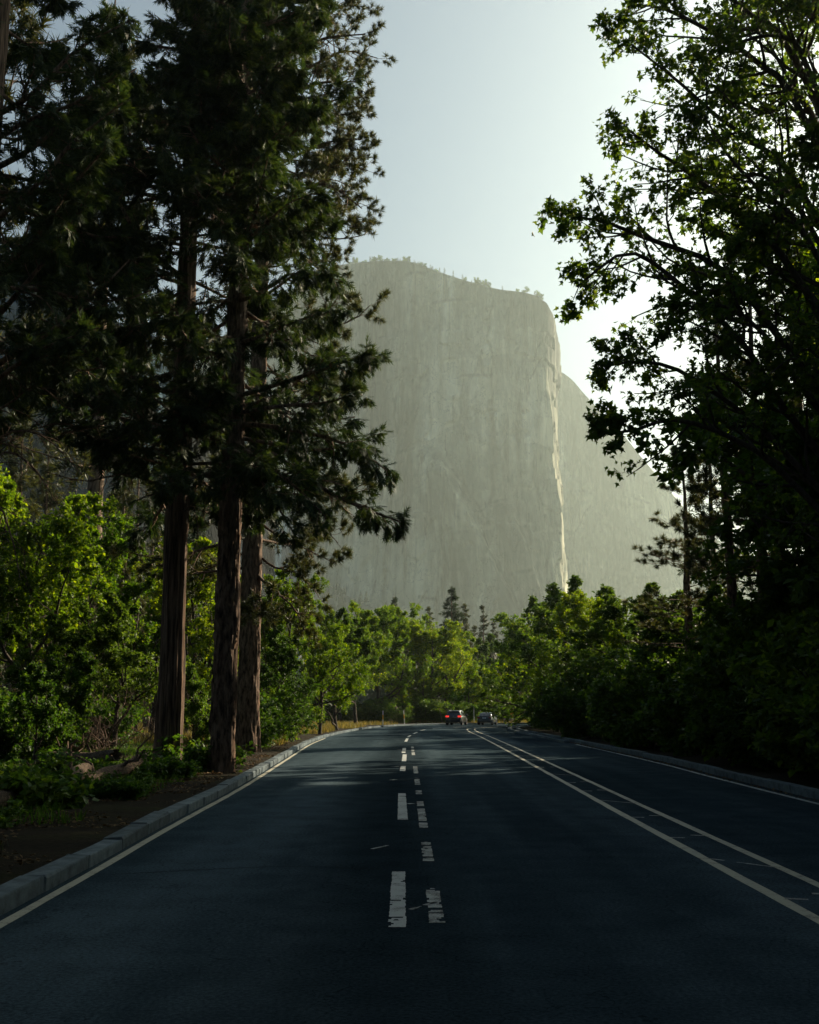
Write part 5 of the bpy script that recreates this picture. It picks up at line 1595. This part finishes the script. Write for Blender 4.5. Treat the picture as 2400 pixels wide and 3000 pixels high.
    for sg in (-1, 1):
        for y in (-1.42, 1.42):
            wheel(root, sg * (hw - 0.10), y, wr, 0.24)
        tz = (0.92, 1.10) if suv else (0.78, 0.93)
        x0, x1 = sorted((sg * 0.52, sg * (hw - 0.04)))
        boxp('taillight', (x0, -2.37, tz[0]), (x1, -2.16, tz[1]), M['tail_on'] if suv else M['tail_off'], root, 0.03)
        x0, x1 = sorted((sg * 0.55, sg * (hw - 0.14)))
        boxp('headlight', (x0, 2.12, 0.66), (x1, 2.34, 0.80), M['chrome'], root, 0.03)
        x0, x1 = sorted((sg * (hw - 0.02), sg * (hw + 0.18)))
        boxp('mirror', (x0, 0.72, belt - 0.02), (x1, 0.88, belt + 0.14), paint, root, 0.03)
        for y in (-0.4, 0.55):
            x0, x1 = sorted((sg * (hw - 0.01), sg * (hw + 0.025)))
            boxp('door_handle', (x0, y - 0.1, belt - 0.16), (x1, y + 0.1, belt - 0.12), M['chrome'], root, 0.008)
    boxp('rear_bumper', (-hw + 0.1, -2.40, 0.36), (hw - 0.1, -2.1, 0.62), M['trim'] if suv else paint, root, 0.05)
    boxp('front_bumper', (-hw + 0.16, 2.1, 0.34), (hw - 0.16, 2.42, 0.56), M['trim'] if suv else paint, root, 0.05)
    pz = (0.70, 0.84) if suv else (0.74, 0.90)
    pl = boxp('number_plate', (-0.17 if suv else -0.2, -2.425 if suv else -2.385, pz[0]), (0.17 if suv else 0.2, -2.29, pz[1]), M['trim'] if suv else M['plate'], root, 0.008)
    if not suv:
        boxp('plate_print', (-0.12, -2.392, 0.785), (0.12, -2.37, 0.855), M['plate_ink'], pl, 0.0)
        boxp('boot_lip', (-0.6, -2.30, 0.985), (0.6, -2.10, 1.015), paint, root, 0.01)
    if suv:
        boxp('roof_spoiler', (-0.62, -2.12, 1.60), (0.62, -1.85, 1.655), paint, root, 0.02)
        for sg in (-1, 1):
            boxp('roof_rail', (sg * 0.62 - 0.02, -1.6, 1.675), (sg * 0.62 + 0.02, 0.1, 1.725), M['chrome'], root, 0.01)
        boxp('rear_wiper', (-0.02, -2.20, 1.16), (0.34, -2.165, 1.185), M['trim'], root, 0.0)
    return root
M['paint_black'] = simple('car_black', (0.012, 0.012, 0.014), 0.28, 0.0, 0.6, coat=0.8)
M['paint_blue'] = simple('car_blue', (0.018, 0.04, 0.06), 0.3, 0.25, 0.6, coat=0.8)
car('black_car', 'black sport utility car with glowing red tail lights on the bend', 'car', (XU(1340, 136), 137.5, 0.006), math.radians(-12), M['paint_black'], True)
car('blue_car', 'dark blue saloon car with a white number plate on the bend', 'car', (XU(1431, 139), 140.5, 0.006), math.radians(-13), M['paint_blue'], False)

# ------------------------------------------------------------------ roadside furniture
def cyl(name, r0, r1, z0, z1, mat, parent, k=12, xy=(0, 0)):
    bm = bmesh.new()
    bmesh.ops.create_cone(bm, cap_ends=True, segments=k, radius1=r0, radius2=r1, depth=z1 - z0, matrix=Matrix.Translation((xy[0], xy[1], (z0 + z1) / 2)))
    return link(name, from_bm(name, bm, [mat]), parent)
M['post_white'] = simple('post_white', (0.66, 0.64, 0.58), 0.6, var=0.15)
M['post_yellow'] = simple('post_yellow', (0.75, 0.42, 0.03), 0.5, var=0.1)
M['post_brown'] = simple('post_brown', (0.20, 0.13, 0.08), 0.85, var=0.3)
M['sign_orange'] = simple('sign_orange', (0.80, 0.26, 0.03), 0.5, var=0.1)
M['sign_black'] = simple('sign_black', (0.02, 0.02, 0.02), 0.6)
M['steel'] = simple('steel', (0.32, 0.32, 0.31), 0.5, 0.7)
M['concrete'] = stone_mat('concrete', (0.28, 0.26, 0.22), (0.42, 0.39, 0.33))
def banded_post(u, Y, lean, label):
    r = tag(empty('marker_post', (XU(u, Y), Y, 0.0)), label, 'post')
    r.rotation_euler = (0, lean, 0)
    cyl('pole', 0.055, 0.055, -0.3, 1.62, M['post_white'], r)
    cyl('band', 0.062, 0.062, 0.75, 1.25, M['post_yellow'], r)
    cyl('cap', 0.065, 0.04, 1.62, 1.68, M['post_white'], r)
    cyl('base_collar', 0.09, 0.07, -0.05, 0.12, M['trim'], r)
banded_post(1122, 122, 0.0, 'white post with a yellow band left of the black car')
banded_post(1186, 139, -0.09, 'leaning white post with a yellow band nearest the black car')
def stake(u, Y, h, lean, label, mat='post_brown'):
    r = tag(empty('stake', (XU(u, Y), Y, -0.05)), label, 'stake')
    r.rotation_euler = (0, lean, 0)
    cyl('pole', 0.06, 0.045, -0.3, h, M[mat], r, 8)
    cyl('tip', 0.045, 0.01, h, h + 0.08, M[mat], r, 8)
stake(1389, 152, 2.1, 0.0, 'thin pale stake between the two cars', 'post_white')
stake(1297, 151, 2.0, -0.2, 'slanting wooden stake left of the black car')
stake(1478, 156, 1.9, 0.0, 'thin dark stake just right of the blue car')
stake(1492, 158, 1.7, 0.0, 'thin stake left of the orange sign', 'post_white')
sg_ = tag(empty('warning_sign', (XU(1503, 151.5), 151.5, -0.05)), 'orange warning sign of two stacked diamonds on a post', 'sign')
cyl('pole', 0.035, 0.035, -0.3, 2.05, M['steel'], sg_, 8)
for zc, s in ((1.75, 0.42), (1.28, 0.36)):
    bm = bmesh.new()
    box_bm(bm, (-s * 0.707, -0.055, -s * 0.707), (s * 0.707, -0.04, s * 0.707), 0.004)
    bmesh.ops.rotate(bm, verts=bm.verts, cent=(0, 0, 0), matrix=Matrix.Rotation(math.pi / 4, 3, 'Y'))
    pl = link('sign_plate', from_bm('sign_plate', bm, [M['sign_orange']]), sg_)
    pl.location = (0, 0, zc)
    bm = bmesh.new()
    for q, (x0, z0, x1, z1) in enumerate([(-0.035, -0.2, 0.035, 0.12)] if zc > 1.5 else [(-0.14, -0.03, 0.14, 0.03)]):
        box_bm(bm, (x0, -0.066, z0), (x1, -0.058, z1))
    if zc > 1.5:
        v = [bm.verts.new(c) for c in ((-0.11, -0.066, 0.08), (0.11, -0.066, 0.08), (0, -0.066, 0.24))]
        bm.faces.new(v)
    link('symbol', from_bm('symbol', bm, [M['sign_black']]), pl)
def barrier(u, Y, w, label):
    r = tag(empty('concrete_barrier', (XU(u, Y), Y, -0.06)), label, 'barrier', 'concrete blocks at the bend')
    bm = bmesh.new()
    prof = [(-0.3, 0), (0.3, 0), (0.3, 0.08), (0.16, 0.3), (0.12, 0.72), (-0.12, 0.72), (-0.16, 0.3), (-0.3, 0.08)]
    a = [bm.verts.new((-w / 2, y, z)) for y, z in prof]
    b = [bm.verts.new((w / 2, y, z)) for y, z in prof]
    bm.faces.new(a[::-1]); bm.faces.new(b)
    for i in range(8):
        bm.faces.new((a[i], a[(i + 1) % 8], b[(i + 1) % 8], b[i]))
    bmesh.ops.recalc_face_normals(bm, faces=bm.faces)
    bmesh.ops.bevel(bm, geom=list(bm.edges), offset=0.015, segments=1, affect='EDGES')
    link('block', from_bm('block', bm, [M['concrete']]), r)
    for sx in (-1, 1):
        bm = bmesh.new()
        box_bm(bm, (sx * w * 0.3 - 0.12, -0.315, 0.01), (sx * w * 0.3 + 0.12, -0.29, 0.09))
        link('lift_slot', from_bm('lift_slot', bm, [M['sign_black']]), r)
barrier(1487, 154, 1.0, 'pale concrete block right of the blue car')
barrier(1504, 154, 0.9, 'pale concrete block under the orange sign')
def boulder(u, Y, s, label, seed):
    bm = bmesh.new()
    bmesh.ops.create_icosphere(bm, subdivisions=3, radius=1)
    for v in bm.verts:
        c = v.co
        k = 1 + 0.5 * float(fbm(np.array([c.x * 1.5 + seed]), np.array([c.y * 1.5 + c.z * 1.3]), seed)[0])
        v.co = Vector((c.x * k * s, c.y * k * s * 0.8, c.z * k * s * 0.6))
    o = tag(link('boulder', from_bm('boulder', bm, [M['concrete']])), label, 'rock')
    o.location = (XU(u, Y), Y, s * 0.22)
boulder(1470, 166, 1.5, 'grey boulder on the verge behind the blue car', 4)
boulder(1322, 154, 0.5, 'small pale boulder on the verge behind the black car', 9)
rf = tag(empty('tail_light_stand_in', (XU(1571, 112), 112, 0.05)), 'red reflector on a short post, standing in for a car tail light in the right hedge', 'marker')
cyl('pole', 0.03, 0.03, -0.2, 0.98, M['steel'], rf, 8)  # red panel on an added post stands in for a car's tail light
boxp('marker', (-0.09, -0.05, 0.78), (0.09, -0.032, 0.98), simple('tail_light_red', (0.6, 0.03, 0.03), 0.2), rf, 0.01)

# ------------------------------------------------------------------ the hazy air of the valley
bm = bmesh.new()
box_bm(bm, (-6000, -900, -3.0), (6000, 6500, 1090))
hm = bpy.data.materials.new('haze_air')
hm.use_nodes = True
hn = hm.node_tree.nodes
for nd in list(hn):
    if nd.type != 'OUTPUT_MATERIAL': hn.remove(nd)
pv = hn.new('ShaderNodeVolumePrincipled')
pv.inputs['Color'].default_value = (0.83, 0.98, 0.92, 1)
pv.inputs['Density'].default_value = 0.000072
pv.inputs['Anisotropy'].default_value = 0.55
hm.node_tree.links.new(pv.outputs[0], [n_ for n_ in hn if n_.type == 'OUTPUT_MATERIAL'][0].inputs['Volume'])
tag(link('haze', from_bm('haze', bm, [hm])), 'pale morning haze filling the valley', 'haze', kind='stuff')
